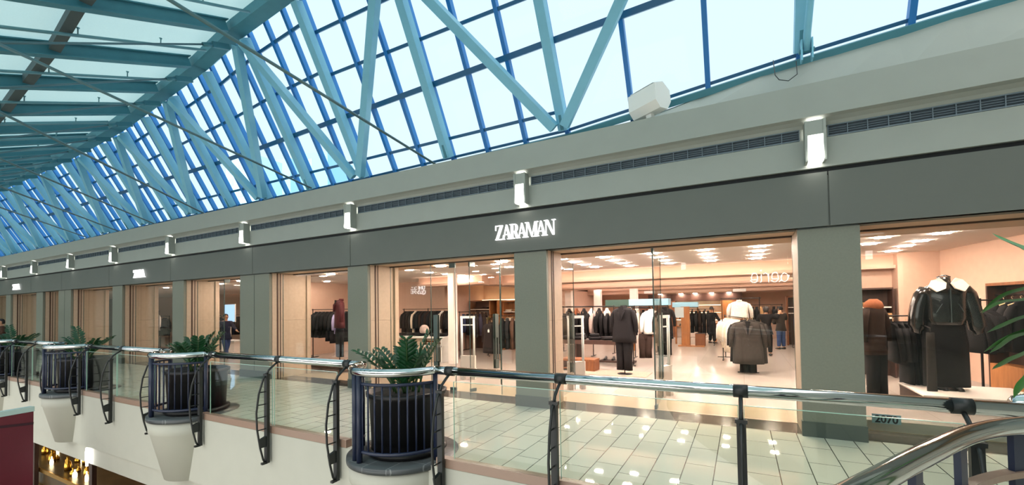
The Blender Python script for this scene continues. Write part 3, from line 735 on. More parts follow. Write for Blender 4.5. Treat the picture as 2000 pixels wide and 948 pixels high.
for k, cx in enumerate(PLX):
    cor = MB().lathe([(0, -.06), (PRD-.03, -.06), (PRD-.03, -.26), (PRD-.05, -.28), (PRD-.25, -1.1), (0, -1.1)], 48)
    o = cor.build('slab_corbel', M_SLAB, None, (cx, PCY, 0)); o['kind'] = 'structure'
    o2 = MB().lathe([(0, -.06), (PRD, -.06), (PRD+.005, -.03), (PRD, .012), (0, .012)], 56).build('floor_ledge_disc', M_LEDGE, None, (cx, PCY, 0)); o2['kind'] = 'structure'
    nth = ORD[k]
    cage = thing('planter_guard', 'navy barred curved guard rail around the %s planter' % nth, 'guard rail', (cx, PCY, 0), 0, 'curved guards around the planters')
    R = .615; a0, a1 = math.radians(191), math.radians(349)
    def P(r, a, z): return (r*math.cos(a), r*math.sin(a), z)
    N = 30; arc = [a0+(a1-a0)*i/N for i in range(N+1)]
    ends = [(-R-.03, .12), (R+.03, .12)]
    MB().tube([P(R, a, 1.07) for a in arc], .05, 16).tube([(-.95, -.12, 1.07), (-R+.045, -.12, 1.07)], .05, 16).tube([(R-.045, -.12, 1.07), (.95, -.12, 1.07)], .05, 16).build('top_rail', M_CHROME, cage)
    for z, h in ((.93, .035), (.14, .04)): MB().tube([P(R-.02, a, z) for a in arc], h*.55, 8).build('hoop', M_NAVY, cage)
    nb_ = 17
    for i in range(nb_):
        a = a0+(a1-a0)*(i+.5)/nb_
        if i in (4, 5) : continue
        MB().tube([P(R-.02, a, .12), P(R-.02, a, .94)], .011, 8).build('baluster', M_NAVY, cage)
    for a in (math.radians(246), math.radians(257)):
        MB().tube([P(R, a, .01), P(R, a, 1.05)], .034, 14).build('upright', M_NAVY, cage)
    for a in (a0, a1): MB().tube([P(R, a, .01), P(R, a, 1.06)], .03, 12).build('end_post', M_NAVY, cage)
    for a in (math.radians(246), math.radians(222)): MB().tube([P(R, a-.04, 1.07), P(R, a+.04, 1.07)], .054, 14).build('rail_collar', M_BLACK, cage)
    pot = thing('plant_pot', 'big round black pot inside the guard of the %s planter' % nth, 'plant pot', (cx+.03, PCY+.03, .012), 0, 'black pots on the planter ledges')
    MB().lathe([(0, .05), (.435, .05), (.465, .70), (.50, .71), (.505, .76), (.47, .765), (.455, .70), (0, .68)], 40).build('pot_body', M_POT, pot)
    MB().lathe([(0, 0), (.47, 0), (.50, .03), (.50, .075), (.42, .075), (.42, .05), (0, .05)], 40).build('saucer', M_POT, pot)
    MB().lathe([(.455, .70), (.3, .72), (0, .73)], 32).build('soil', M_SOIL, pot)
    rn = random.Random(20+k)
    pl = thing('potted_plant', 'dark green leafy plant with upright feathery stems in the %s planter' % nth, 'plant', (cx+.03, PCY+.03, .74), 0, 'leafy plants in the planters')
    fr = {0: [(0.25, .3, .62), (1.3, .35, .55), (3.0, .9, .62), (3.3, 1.2, .7), (2.6, .35, .5), (5.4, .25, .66), (4.2, .5, .45), (5.9, .6, .5), (1.8, .9, .5), (4.9, .9, .42), (.9, .12, .68), (2.2, .2, .5), (5.7, .15, .6), (3.6, .5, .5)],
          1: [(0.6, .35, .62), (2.4, .3, .55), (1.4, .2, .6), (3.3, .7, .5), (5.3, .4, .5), (4.2, .7, .5), (0, .8, .5), (5.9, .3, .58), (1, .1, .6), (3, .4, .55), (4.8, .6, .5)]}.get(k, [(3.1, .5, .75), (3.3, 1.3, .7), (.4, 1.1, .65), (.1, .7, .5), (2.2, 1.2, .5), (5, .9, .45), (1.2, .8, .5)])
    for az, le, ln in fr:
        s1, l1 = MB(), MB(); zz_frond(s1, l1, (math.cos(az)*.12*rn.uniform(.4, 1.5), math.sin(az)*.12*rn.uniform(.4, 1.5), 0), az, le*.55, ln*1.12, rn)
        s_ = s1.build('stem', M_STEM, pl); l1.build('leaves', M_LEAF, s_)

# ================================================================== CAMERA-SIDE HANDRAIL AND PLANT
def smooth(pts, n=8):
    out = []; P = [Vector(p) for p in pts]; P = [2*P[0]-P[1]]+P+[2*P[-1]-P[-2]]
    for i in range(1, len(P)-2):
        for k in range(n):
            t = k/n; a, b, c, d = P[i-1], P[i], P[i+1], P[i+2]
            out.append(.5*((2*b)+(c-a)*t+(2*a-5*b+4*c-d)*t*t+(3*b-a-3*c+d)*t**3))
    return out+[P[-2]]
nr = thing('curved_railing', 'curved chrome railing of the walkway sweeping up beside the long leaves', 'railing', (0, 0, 0))
nrp = smooth([(x, y, 1.07) for x, y in NEAR[2:]])
MB().tube(nrp, .05, 20).build('handrail', M_CHROME, nr)
mid = smooth([(x, y, .80) for x, y in NEAR[2:]])
fb = MB()
for a, b in zip(mid, mid[1:]): fb.bar(a, b, .06, .035)
fb.build('flat_rail', M_CURB, nr)
for u, v in ((1801, 905), (1893, 862), (1998, 834)):
    g_ = onZ(u, v, 1.07); i = min(range(1, len(nrp)-1), key=lambda k: (nrp[k]-g_).length); p = nrp[i]; d_ = (nrp[i+1]-nrp[i-1])
    MB().bar((p.x, p.y, .02), (p.x, p.y, 1.03), .03, .085, d_).build('upright', M_NAVY, nr)
pa = onZ(1979, 788, 1.09)
e = thing('rail_stub', 'thick rounded chrome rail end behind the long leaves', 'handrail', tuple(pa))
MB().tube([(-.02, 0, 0), (-.0, 0, 0), (.05, 0, 0), (.4, .1, 0), (1.2, .25, 0)], [.03, .055, .07, .07, .07], 18).build('tube', M_CHROME, e)
MB().tube([(.12, .0, -.05), (.08, -.06, -.4), (.08, -.06, -1.05)], .02, 10).build('support', M_BLACK, e)
# long-leaved plant on the walkway; only its leaf tips reach into the frame
T = 2.9
q_ = onY(2170, 560, T); PLT = (q_.x, T, 0)
lp = thing('potted_palm', 'green plant with long drooping strap leaves reaching in beside the curved railing', 'plant', PLT)
MB().lathe([(0, 0), (.2, 0), (.26, .42), (.28, .44), (.25, .44), (.24, .40), (0, .4)], 28).build('pot', M_POT, lp)
MB().tube([(0, 0, .38), (.02, .02, .9), (0, .0, 2.1)], [.035, .03, .012], 10).build('stem', M_STEM, lp)
def strap(mb, pts, w):
    pts = smooth(pts, 6); n = len(pts)
    for i in range(n-1):
        for j in (0, 1):
            pass
    vs = []
    for i, p in enumerate(pts):
        t = (pts[min(i+1, n-1)]-pts[max(i-1, 0)]).normalized(); s = t.cross(Vector((0, 0, 1))).normalized(); u = s.cross(t)
        ww = w*min(1, (i/n)*4+.25)*max(.04, (1-(i/(n-1))**2.5)); vs += [p-s*ww, p-u*ww*.35, p+s*ww]
    mb.add(vs, [(3*i, 3*i+1, 3*i+4, 3*i+3) for i in range(n-1)]+[(3*i+1, 3*i+2, 3*i+5, 3*i+4) for i in range(n-1)], True)
for pts in ([(2040, 497), (2000, 483), (1962, 468), (1938, 456)], [(2060, 545), (2000, 562), (1965, 574), (1938, 592), (1915, 611)], [(2050, 575), (2000, 583), (1960, 588), (1935, 600), (1918, 612)],
            [(2060, 605), (2000, 617), (1965, 632), (1945, 642), (1928, 650)], [(2050, 630), (2000, 645), (1965, 660), (1940, 676), (1922, 688)], [(2060, 640), (2000, 650), (1972, 662), (1948, 680), (1933, 690)],
            [(2060, 655), (2000, 688), (1970, 703), (1950, 715), (1938, 722)], [(2050, 690), (2010, 735), (1990, 758), (1980, 778)]):
    l = MB(); w = []
    for i, (u, v) in enumerate(pts):
        w.append(onY(u, v, T+.22*i/len(pts))-Vector(PLT))
    st0 = Vector((.0, .0, w[0].z-.02)); w = [st0, (st0+w[0])/2+Vector((0, 0, .03))]+w
    strap(l, w, .04); l.build('leaf', M_LEAF2, lp)

for k in range(11):
    az = -.9+k*.42; z0 = 1.2+.08*((k*5) % 11); L = .55+.12*(k % 3); dv = Vector((math.cos(az), math.sin(az), 0))
    l = MB(); strap(l, [Vector((0, 0, z0)), dv*L*.35+Vector((0, 0, z0+.14)), dv*L*.75+Vector((0, 0, z0+.12)), dv*L+Vector((0, 0, z0-.06))], .04)
    if all(math.cos(az) > -.2 for _ in (0,)): l.build('leaf', M_LEAF2, lp)

# ================================================================== LOWER LEVEL
kq = onY(62, 794, 3.2)
ks = thing('panel_wall', 'maroon panel wall with a thin pale teal cap rising from the lower floor', 'panel wall', (kq.x, kq.y, -4.9), math.atan2(-.97, .22))
H = kq.z+4.9
MB().box(0, 3.6, -.06, .06, 0, H-.10).build('panel', M_MAROON, ks)
MB().box(-.01, 3.6, -.07, .07, H-.10, H).build('cap', M_CAP, ks)
MB().bar((0, .063, H-.35), (2.0, .063, H-.12), .004, .05).build('dark_stripe', mat('dark_maroon', '33081a', .7), ks)
# lower shop front: brown stone base with a gold rim, display objects, warm back wall, dark posts
YL = 5.55
M_MARB = mat('brown_marble', '4a3922', .3, var=.35, vscale=3)
g0 = onY(100, 921, YL)
zc_ = g0.z
struct('wall_lower_shop', MB().box(X0, 6.2, YL+2.2, YL+2.4, -4.9, -1.5), mat('amber_wall', '8f6a3a', .6, var=.3, vscale=4))
struct('wall_lower_base', MB().box(X0, 6.2, YL, YL+.25, -4.9, zc_-.14), M_MARB)
cn = thing('display_counter', 'gold-rimmed display counter running along the lower shop front', 'counter', (g0.x, YL, -4.9)); hz = zc_+4.9
MB().box(-7, 9, -.03, 1.1, hz-.12, hz-.03).build('counter_slab', M_MARB, cn)
MB().box(-7, 9, -.07, -.03, hz-.13, hz).build('gold_rim', M_GOLD, cn)
MB().box(-7, 9, -.03, 1.1, hz-.03, hz-.01).build('counter_top', M_MARB, cn)
MB().box(-7, 9, -.05, -.005, hz-.62, hz-.58).build('gold_line', M_GOLD, cn)
for i, (u, v) in enumerate(((71, 900), (183, 930))):
    b = onY(u, v, YL-.12)
    o = MB().rbox(-.10, .10, -.06, .06, -4.9, -1.52).build('shop_post', M_DWOOD, None, (b.x, YL-.14, 0)); tag(o, 'dark wooden post of the lower shop front, %s' % ('beside the maroon panel wall' if i == 0 else 'under the white slab edge'), 'post')
rn = random.Random(5)
E_GL = emis('warm_display_lamp', (1, .78, .45), 6)
a_ = onY(64, 915, YL+.3).x; b_ = onY(182, 915, YL+.3).x
for i in range(20):
    x = a_+(b_-a_)*(i+.5)/20; y = YL+.15+rn.random()*.7
    hgt = rn.uniform(.14, .42); r = rn.uniform(.05, .11); v = MB(); lamp = i % 3 == 1; hgt *= .75 if lamp else 1.15; r *= .8 if lamp else 1
    v.lathe([(0, 0), (r, 0), (r*1.1, hgt*.3), (r*.9, hgt*.6), (r*.35, hgt*.75), (r*.4, hgt), (0, hgt)], 14)
    o = v.build('glass_lamp' if lamp else 'gold_vase', E_GL if lamp else M_GOLD, None, (x, y, zc_-.01))
    tag(o, ('small glowing lamp on the lower shop counter, %s along it' if lamp else 'gold vase on the lower shop counter, %s along it') % ORD[i], 'lamp' if lamp else 'vase', 'glowing lamps on the lower counter' if lamp else 'gold vases on the lower counter')
for i, (u, v) in enumerate(((108, 893), (145, 903), (92, 884))):
    p = onY(u, v, YL+1.3)
    o = MB().rbox(-.42, .42, -.03, .03, -.28, .28, .01).build('display_board', M_BLACK, None, (p.x, YL+1.3, p.z)); tag(o, 'dark display board above the lower shop counter, %s from the maroon panel wall' % ORD[[1, 2, 0][i]], 'display board')
    MB().box(-.01, .01, -.01, .01, .28, -1.5-p.z).build('hanger_rod', M_BLACK, o)
for i in range(9):
    p = onY(70+13*i, 886+5*i, YL+1.8); o = MB().lathe([(0, .06), (.05, .05), (.07, 0), (.05, -.05), (0, -.06)], 12).build('bulb_lamp', E_GL, None, (p.x, YL+1.7, min(-1.7, p.z+.1*rn.random()))); tag(o, 'round glowing bulb hanging in the lower shop, %s from the maroon panel wall' % ORD[i], 'lamp', 'bulbs in the lower shop'); MB().tube([(0, 0, .06), (0, 0, -1.5-o.location.z)], .008, 6).build('cable', M_BLACK, o)
l0, l1 = onY(172, 874, 4.0), onY(178, 912, 4.0)
o = MB().loft([[(w_*math.cos(2*PI*i/14), -.02+.02*math.sin(2*PI*i/14), z_) for i in range(14)] for w_, z_ in ((.03, 0), (.075, -.08), (.08, (l1.z-l0.z)*.6), (.03, l1.z-l0.z))]).build('slim_wall_light', E_SCONCE, None, (l0.x+.04, 3.99, l0.z)); tag(o, 'bright slim light on the white slab edge below the third planter', 'light')

# ================================================================== GARMENTS
def ring(cx, cy, z, hx, hy, n=18, p=2.4, wav=0, ph=0, k=6):
    out = []
    for i in range(n):
        t = 2*PI*i/n; c, s = math.cos(t), math.sin(t)
        r = 1+wav*math.sin(k*t+ph)
        out.append((cx+hx*r*math.copysign(abs(c)**(2/p), c), cy+hy*r*math.copysign(abs(s)**(2/p), s), z))
    return out
def sleeve(mb, side, sh, W, T, L, puff=1.0, out=.05, n=10, bend=0):
    x0 = side*(W/2-.035); pts = [(x0, 0, sh-.045), (x0+side*(.03+out*.3), 0, sh-.16), (x0+side*(.045+out*.7), -bend*.3, sh-L*.5), (x0+side*(.05+out), -bend, sh-L)]
    rr = [.06, .078*puff, .072*puff, .055*puff]
    rg = []
    for (x, y, z), r in zip(pts, rr): rg.append([(x+r*.85*math.cos(2*PI*i/n), y+min(r, T*.62)*math.sin(2*PI*i/n), z+.25*side*r*math.cos(2*PI*i/n)*0) for i in range(n)])
    mb.loft(rg)
GM = {}
def garment_mesh(kind, L, W, T, seed=0):
    key = (kind, round(L, 2), round(W, 2), round(T, 2), seed)
    if key in GM: return GM[key]
    r = random.Random(seed*13+5); mb = MB(); ph = r.random()*6; sh = -.10
    if kind == 'trousers':
        for s in (-1, 1):
            mb.loft([ring(s*W*.23, 0, z, W*.26*a, T*b, 14, 2.6, .04, ph+s) for z, a, b in ((-.08, .95, .45), (-.22, 1.05, .55), (-.45, .98, .5), (-L*.7, .86, .45), (-L, .9, .45))])
        mb.loft([ring(0, 0, z, W*.47, T*.5, 18, 2.6) for z in (-.05, -.12, -.24)])
    elif kind == 'skirt':
        mb.loft([ring(0, 0, z, W/2*a, T/2*b, 20, 2.4, .03*(i > 1), ph, 5) for i, (z, a, b) in enumerate(((0, .78, .8), (-.1, .9, .9), (-.4, 1, 1), (-L, 1.02, 1.05)))])
    else:
        fl = {'coat': 1.12, 'jacket': 1.0, 'shirt': .98}[kind]
        prof = [(-.055, .065, .05), (-.075, .10, .055), (sh, W*.36, T*.36), (sh-.04, W*.47, T*.46), (sh-.13, W*.485, T*.5), (sh-.35, W*.45, T*.5), (-L*.62, W*.46*fl, T*.52), (-L*.85, W*.48*fl, T*.55), (-L, W*.49*fl, T*.57)]
        prof = sorted(prof, key=lambda q: -q[0])
        mb.loft([ring(0, 0, z, a, b, 20, 2.3, .05*(i > 4), ph, 6) for i, (z, a, b) in enumerate(prof)])
        sl = min(.62, L*.8)
        for s in (-1, 1): sleeve(mb, s, sh, W, T, sl, 1.0, .03+r.random()*.03, bend=r.uniform(-.02, .04))
    GM[key] = mb.mesh(kind); return GM[key]
def fabric(name, col, rough=.85):
    return mat('fabric_'+name, col, rough, var=.12, vscale=25, spec=.2)
FB = {'black': fabric('black', '141315'), 'charcoal': fabric('charcoal', '1f1e20'), 'dark brown': fabric('dark_brown', '2c201b'), 'brown': fabric('brown', '4a352a'), 'grey': fabric('grey', '322e2b'),
      'cream': fabric('cream', 'e6d8c2'), 'white': fabric('white', 'efe9e0'), 'navy': fabric('navy', '20263a'), 'lilac': fabric('lilac', 'b9b0d8'), 'olive': fabric('olive', '7a6a35'), 'tan': fabric('tan', 'b08a60'),
      'burgundy': fabric('burgundy', '4a1a20', .5), 'denim': fabric('denim', '33466e'), 'pale pink grey': fabric('pale_pink_grey', 'b4a29a'), 'mid grey': fabric('mid_grey', '302d2b'), 'rust': fabric('rust', '8a5236')}
M_HANGER = mat('pale_wood_hanger', 'd8b98c', .5)
M_RACK = mat('black_rack_metal', '161414', .35, metal=.4)
_hm = MB().tube([(-.18, 0, -.135), (-.1, 0, -.10), (0, 0, -.08), (.1, 0, -.10), (.18, 0, -.135)], .011, 6).tube([(0, 0, -.08), (0, 0, -.03), (.015, 0, .012), (.0, 0, .028), (-.015, 0, .01)], .004, 6).mesh('hanger')
_hm.materials.append(M_HANGER)
_cm = {}
def collar_mesh(lapel):
    if lapel in _cm: return _cm[lapel]
    mb = MB()
    if lapel:
        for s in (-1, 1):
            a = [(s*.075, .03, -.05), (s*.10, -.02, -.07), (s*.105, -.075, -.2), (s*.015, -.085, -.42), (s*.03, -.06, -.2), (s*.055, -.03, -.07)]
            v = a+[(x, y-.012, z) for x, y, z in a]; n = 6
            mb.add(v, [tuple(range(n)), tuple(range(n, 2*n))[::-1]]+[(i, n+i, n+(i+1) % n, (i+1) % n) for i in range(n)])
        mb.loft([[(.085*math.cos(t), .065*math.sin(t)+.0, z) for t in [PI*k/8 for k in range(9)]]+[(.07*math.cos(t), .05*math.sin(t), z) for t in [PI-PI*k/8 for k in range(9)]] for z in (-.09, -.02)], True)
    else:
        mb.lathe([(.085, -.085), (.078, -.03), (.066, -.03), (.07, -.08)], 16)
    _cm[lapel] = mb.mesh('collar'); return _cm[lapel]
def garment(kind, colour, loc, rotz, L, W=.46, T=.12, label='', group=None, seed=0, collar=True, lapel=False, hanger=True, name=None):
    me = garment_mesh(kind, L, W, T, seed)
    key = ('col', me.name, colour)
    if key not in GM:
        m2 = me.copy(); m2.materials.clear(); m2.materials.append(FB[colour]); GM[key] = m2
    o = bpy.data.objects.new(name or {'coat': 'coat', 'jacket': 'jacket', 'shirt': 'shirt', 'trousers': 'trousers', 'skirt': 'skirt'}[kind], GM[key]); COL.objects.link(o)
    o.location = loc; o.rotation_euler = (0, 0, rotz)
    tag(o, label, {'coat': 'coat', 'jacket': 'jacket', 'shirt': 'shirt', 'trousers': 'trousers', 'skirt': 'skirt'}[kind], group)
    if kind in ('coat', 'jacket', 'shirt') and collar:
        cm = collar_mesh(lapel); k2 = ('cc', lapel, colour)
        if k2 not in GM: c2 = cm.copy(); c2.materials.append(FB[colour]); GM[k2] = c2
        c = bpy.data.objects.new('collar', GM[k2]); COL.objects.link(c); c.parent = o
        if T < .16 and not lapel: c.scale = (.8, .6, 1)
        if lapel:
            c.scale = (1, T/.135, 1)
            if 'open' not in GM:
                q = MB().add([(-.06, -.066, -.06), (.06, -.066, -.06), (0, -.079, -.40), (-.06, -.05, -.06), (.06, -.05, -.06), (0, -.06, -.40)], [(0, 1, 2), (5, 4, 3), (0, 3, 4, 1), (1, 4, 5, 2), (2, 5, 3, 0)]).mesh('neck_opening'); q.materials.append(FB['black']); GM['open'] = q
            v = bpy.data.objects.new('neck_opening', GM['open']); COL.objects.link(v); v.parent = o; v.scale = (1, T/.135, 1)
    if hanger:
        h = bpy.data.objects.new('hanger', _hm); COL.objects.link(h); h.parent = o
    return o
def clothes_rack(label, a, b, z, feet=True, posts=None, base=True):
    """rail between floor points a and b"""
    a, b = Vector((*a[:2], 0)), Vector((*b[:2], 0)); d = b-a; L = d.length
    t = thing('clothes_rack', label, 'clothes rack', tuple(a), math.atan2(d.y, d.x))
    MB().tube([(-.03, 0, z), (L+.03, 0, z)], .013, 10).build('rail', M_RACK, t)
    if feet:
        for x in (posts or (0.02, L-.02)):
            MB().bar((x, 0, .012), (x, 0, z+.03), .025, .025).build('upright', M_RACK, t)
            if base: MB().box(x-.02, x+.02, -.25, .25, .0, .025).build('foot_bar', M_RACK, t)
    return t
def fill_rack(where, a, b, z, items, group, seed=0, kindL=None):
    rn = random.Random(seed); a, b = Vector((*a[:2], 0)), Vector((*b[:2], 0)); d = (b-a); n = len(items); rz = math.atan2(d.y, d.x)+PI/2
    cnt = {}
    for i, it in enumerate(items):
        kind, colour = it[:2]; L = it[2] if len(it) > 2 else {'coat': 1.05, 'jacket': .75, 'shirt': .72, 'trousers': 1.0}[kind]
        p = a+d*((i+.6)/(n+.2))
        sp = d.length/n
        garment(kind, colour, (p.x, p.y, z-.045), rz+rn.uniform(-.05, .05), L+rn.uniform(-.04, .04), .44, min(.13, sp*.78), '%s %s hanging %s on the rail %s' % (colour, kind, ORD[i], where), group, seed=i % 4)
# --- jacket window bay (third column from the lit sign)
za = onY(600, 605, 11).z
clothes_rack('black wall-side clothes rail of the window bay with the burgundy jacket', (-14.6, 11.0), (-12.55, 11.0), 1.83)
fill_rack('of the window bay with the burgundy jacket', (-14.5, 11), (-12.6, 11), 1.83, [('coat', 'black', 1.0), ('coat', 'charcoal', 1.0), ('coat', 'black', 1.05), ('jacket', 'black', .95), ('coat', 'black', 1.15), ('coat', 'charcoal', 1.2), ('shirt', 'lilac', .85), ('shirt', 'lilac', .85), ('coat', 'black', 1.1)], 'dark garments in the jacket window', 3)
bqx = onZ(645, 723, 0); bqy = bqx.y+.12; jq = onY(663, 600, bqy)
bp = thing('display_bench', 'low dark wheeled bench standing inside the jacket window', 'bench', (bqx.x, bqx.y, .002))
MB().box(-.95, .95, -.35, .35, .12, .24).build('top', M_DWOOD, bp)
for x, y in ((-.8, -.28), (.8, -.28), (-.8, .28), (.8, .28)): MB().tube([(x, y-.02, .06), (x, y+.02, .06)], .058, 14).build('wheel', M_BLACK, bp)
MB().box(-.85, .85, -.3, .3, .08, .12).build('frame', M_DWOOD, bp)
jz0, jz1, jz2 = onY(663, 586, bqy).z, onY(663, 641, bqy).z, onY(663, 697, bqy).z
gs = thing('garment_stand', 'slim black stand carrying the burgundy jacket outfit on the dark bench', 'stand', (jq.x, bqy, .242))
MB().lathe([(0, 0), (.16, 0), (.16, .015), (0, .015)], 24).build('base', M_RACK, gs); MB().tube([(0, .0, .0), (0, 0, jz0-.35)], .014, 8).build('pole', M_RACK, gs)
garment('jacket', 'burgundy', (jq.x, bqy, jz0+.05), -.5, jz0+.05-jz1, .60, .26, 'shiny burgundy jacket with pale trim above black trousers in the window', lapel=True, hanger=False)
garment('trousers', 'black', (jq.x, bqy, jz1+.07), -.5, jz1+.07-max(jz2, .26), .44, .2, 'black trousers under the burgundy jacket', hanger=False)
# --- second entrance bay
clothes_rack('long black rail of dark coats along the beige wall of the second entrance', (-12.3, 13.5), (-9.75, 13.5), 1.79, posts=(.05, 1.3, 2.5))
its = [('coat', 'black', 1.15), ('coat', 'charcoal', 1.1), ('coat', 'black', 1.05), ('jacket', 'charcoal', .85), ('shirt', 'cream', .9), ('coat', 'black', .9), ('jacket', 'charcoal', .9), ('jacket', 'dark brown', .85), ('jacket', 'charcoal', .85), ('jacket', 'dark brown', .85), ('jacket', 'charcoal', .85), ('jacket', 'grey', .85), ('coat', 'black', .85), ('jacket', 'charcoal', .85), ('shirt', 'white', .85), ('jacket', 'dark brown', .85), ('coat', 'black', .9), ('jacket', 'charcoal', .85)]
fill_rack('along the beige wall of the second entrance', (-12.25, 13.5), (-9.8, 13.5), 1.79, [(k_, c_, l_+.22) for k_, c_, l_ in its], 'garments on the long rail by the beige wall', 4)
tb = thing('display_table', 'white display table with a block base in the second entrance', 'table', (-9.9, 11.9, .002))
MB().rbox(-1.05, 1.1, -.45, .45, .80, .85, .02).build('top', M_WHITE, tb)
MB().box(-.75, .25, -.35, .35, 0, .80).build('block_base', M_RETURN, tb)
MB().box(.25, 1.1, -.4, .4, .52, .56).build('shelf', M_WHITE, tb); MB().box(.25, .85, -.35, .35, .0, .52).build('lower_block', M_RETURN, tb)
MB().box(1.04, 1.09, -.4, .4, .0, .8).build('leg', M_WHITE, tb)
def folded(loc, colour, label, w=.3, d=.24, h=.05, group=None, rot=0):
    mb = MB(); n = 3
    mb.loft([ring(0, 0, z, w/2*a, d/2*a, 16, 5) for z, a in ((0, .94), (h*.2, 1), (h*.8, 1), (h, .93))])
    o = mb.build('folded_garment', FB[colour], None, loc, rot); tag(o, label, 'folded garment', group)
    MB().tube([(-w*.46, -d*.5, h*.5), (w*.46, -d*.5, h*.5)], h*.16, 6).build('fold_edge', FB[colour], o); return o
for i, (x, c) in enumerate(((-.85, 'black'), (-.5, 'charcoal'), (-.12, 'black'), (.55, 'charcoal'), (.85, 'black'))):
    for k in range(2): folded((-9.9+x, 11.85, .853+.052*k), c, '%s folded knit on the white table top, %s pile from its block end, %s' % (c, ORD[i], ('under', 'on top')[k]), .3, .3, .05, 'folded dark knits on the white table')
hb = MB().loft([ring(0, 0, z, r, r, 16, 2) for z, r in ((0, .12), (.02, .15), (.10, .17), (.2, .15), (.27, .09), (.29, .02))]).build('beige_hat', FB['pale pink grey'], None, (-9.75, 11.75, .96)); tag(hb, 'rounded beige felt hat on the white table', 'hat')
for i in range(2):
    for k in range(4): folded((-9.9+.5+.36*i, 11.75, .563+.05*k), ('tan', 'cream', 'rust', 'cream')[(k+i) % 4], '%s folded knit in the shelf of the white table, %s pile, %s up' % (('tan', 'cream', 'rust', 'cream')[(k+i) % 4], ORD[i], ORD[k]), .3, .28, .048, 'folded warm knits in the white table')
# oak shelf unit and its neighbour
def shelf_unit(name, label, x0, x1, y, d, h, shelves, m_, cove=False):
    t = thing(name, label, 'shelf unit', ((x0+x1)/2, y, .002)); w = (x1-x0)/2
    MB().box(-w, w, d-.03, d, 0, h).build('back_panel', M_DWOOD if m_ is M_WOOD else M_OAK, t)
    for s in (-1, 1): MB().box(s*w-.02, s*w+.02, 0, d, 0, h).build('side_panel', m_, t)
    MB().box(-w, w, 0, d, h-.04, h).build('top', m_, t)
    for z in shelves: MB().box(-w+.02, w-.02, .02, d-.03, z, z+.03).build('shelf', M_CREAM, t)
    return t
shelf_unit('shelf_unit', 'walnut shelf unit with pale shelves behind the second entrance', -10.62, -9.45, 15.9, .5, 2.13, (1.35, 1.72), M_WOOD)
shelf_unit('shelf_unit', 'oak wardrobe side block beside the walnut shelf unit', -9.42, -9.05, 15.6, .8, 2.13, (1.0,), M_OAK)
shelf_unit('shelf_unit', 'lit oak shelf unit of folded knits next to the narrow grey column', -8.95, -7.9, 15.9, .45, 2.08, (.9, 1.25, 1.6), M_OAK)
for z in (.932, 1.282, 1.632):
    for i in range(3): folded((-8.75+.33*i, 16.1, z), ('cream', 'tan', 'grey')[i], '%s folded knit in the lit oak shelf unit, %s across, at height %s' % (('cream', 'tan', 'grey')[i], ORD[i], ORD[int(z*3)-2]), .27, .26, .09, 'folded knits in the lit shelf unit')
for z in (1.382, 1.752):
    for i in range(2): folded((-10.3+.4*i, 16.1, z), ('dark brown', 'charcoal')[i], '%s folded knit in the walnut shelf unit, on the %s shelf' % (('dark brown', 'charcoal')[i], 'lower' if z < 1.5 else 'upper'), .3, .26, .1, 'folded dark knits in the walnut shelf unit')
cv = MB().box(-10.6, -7.9, 16.9, 17.0, 2.14, 2.17).build('cove_light', E_COVE); tag(cv, 'warm cove light strip glowing on the wall above the shelf units', 'light strip')
clothes_rack('rail of olive and tan garments under the walnut shelf unit', (-10.6, 15.5), (-9.0, 15.5), 1.5)
fill_rack('under the walnut shelf unit', (-10.5, 15.5), (-9.1, 15.5), 1.5, [('jacket', 'olive', .75), ('shirt', 'tan', .75), ('jacket', 'olive', .8), ('jacket', 'dark brown', .8), ('shirt', 'cream', .7), ('jacket', 'olive', .8), ('jacket', 'brown', .85)], 'garments under the walnut shelf unit', 6)
clothes_rack('rail of dark shirts beside the slim white column', (-9.3, 13.2), (-8.45, 13.9), 1.66)
fill_rack('beside the slim white column', (-9.25, 13.25), (-8.5, 13.85), 1.66, [('shirt', 'navy', .75), ('jacket', 'black', .85), ('shirt', 'charcoal', .8), ('jacket', 'black', .9), ('jacket', 'navy', .85), ('coat', 'black', .9)], 'garments beside the slim white column', 7)
clothes_rack('low black rack of black and brown coats by the narrow grey column', (-7.35, 12.7), (-5.6, 13.4), 1.52)
fill_rack('by the narrow grey column', (-7.3, 12.72), (-5.65, 13.38), 1.52, [('coat', 'black', 1.0), ('coat', 'charcoal', 1.05), ('coat', 'brown', 1.1), ('coat', 'dark brown', 1.1), ('coat', 'brown', 1.15), ('coat', 'dark brown', 1.1), ('coat', 'brown', 1.1), ('coat', 'dark brown', 1.1), ('coat', 'brown', 1.1), ('coat', 'dark brown', 1.1)], 'coats by the narrow grey column', 8)
wq = onY(960, 632, 12.3); wq2 = onY(960, 690, 12.3)
garment('coat', 'black', (wq.x, 12.3, wq.z+.07), -.35, wq.z+.07-wq2.z, .78, .30, 'wide black coat facing out at the end of the low black rack', seed=1)
tagm = MB().box(-.03, .03, -.004, .004, -.09, 0).build('price_tag', M_WHITE, None, (wq.x+.0, 12.3-.2, wq.z-.2)); tag(tagm, 'white price tag on the wide black coat', 'price tag'); MB().tube([(0, 0, 0), (0, .02, .04)], .003, 6).build('string', M_WHITE, tagm)
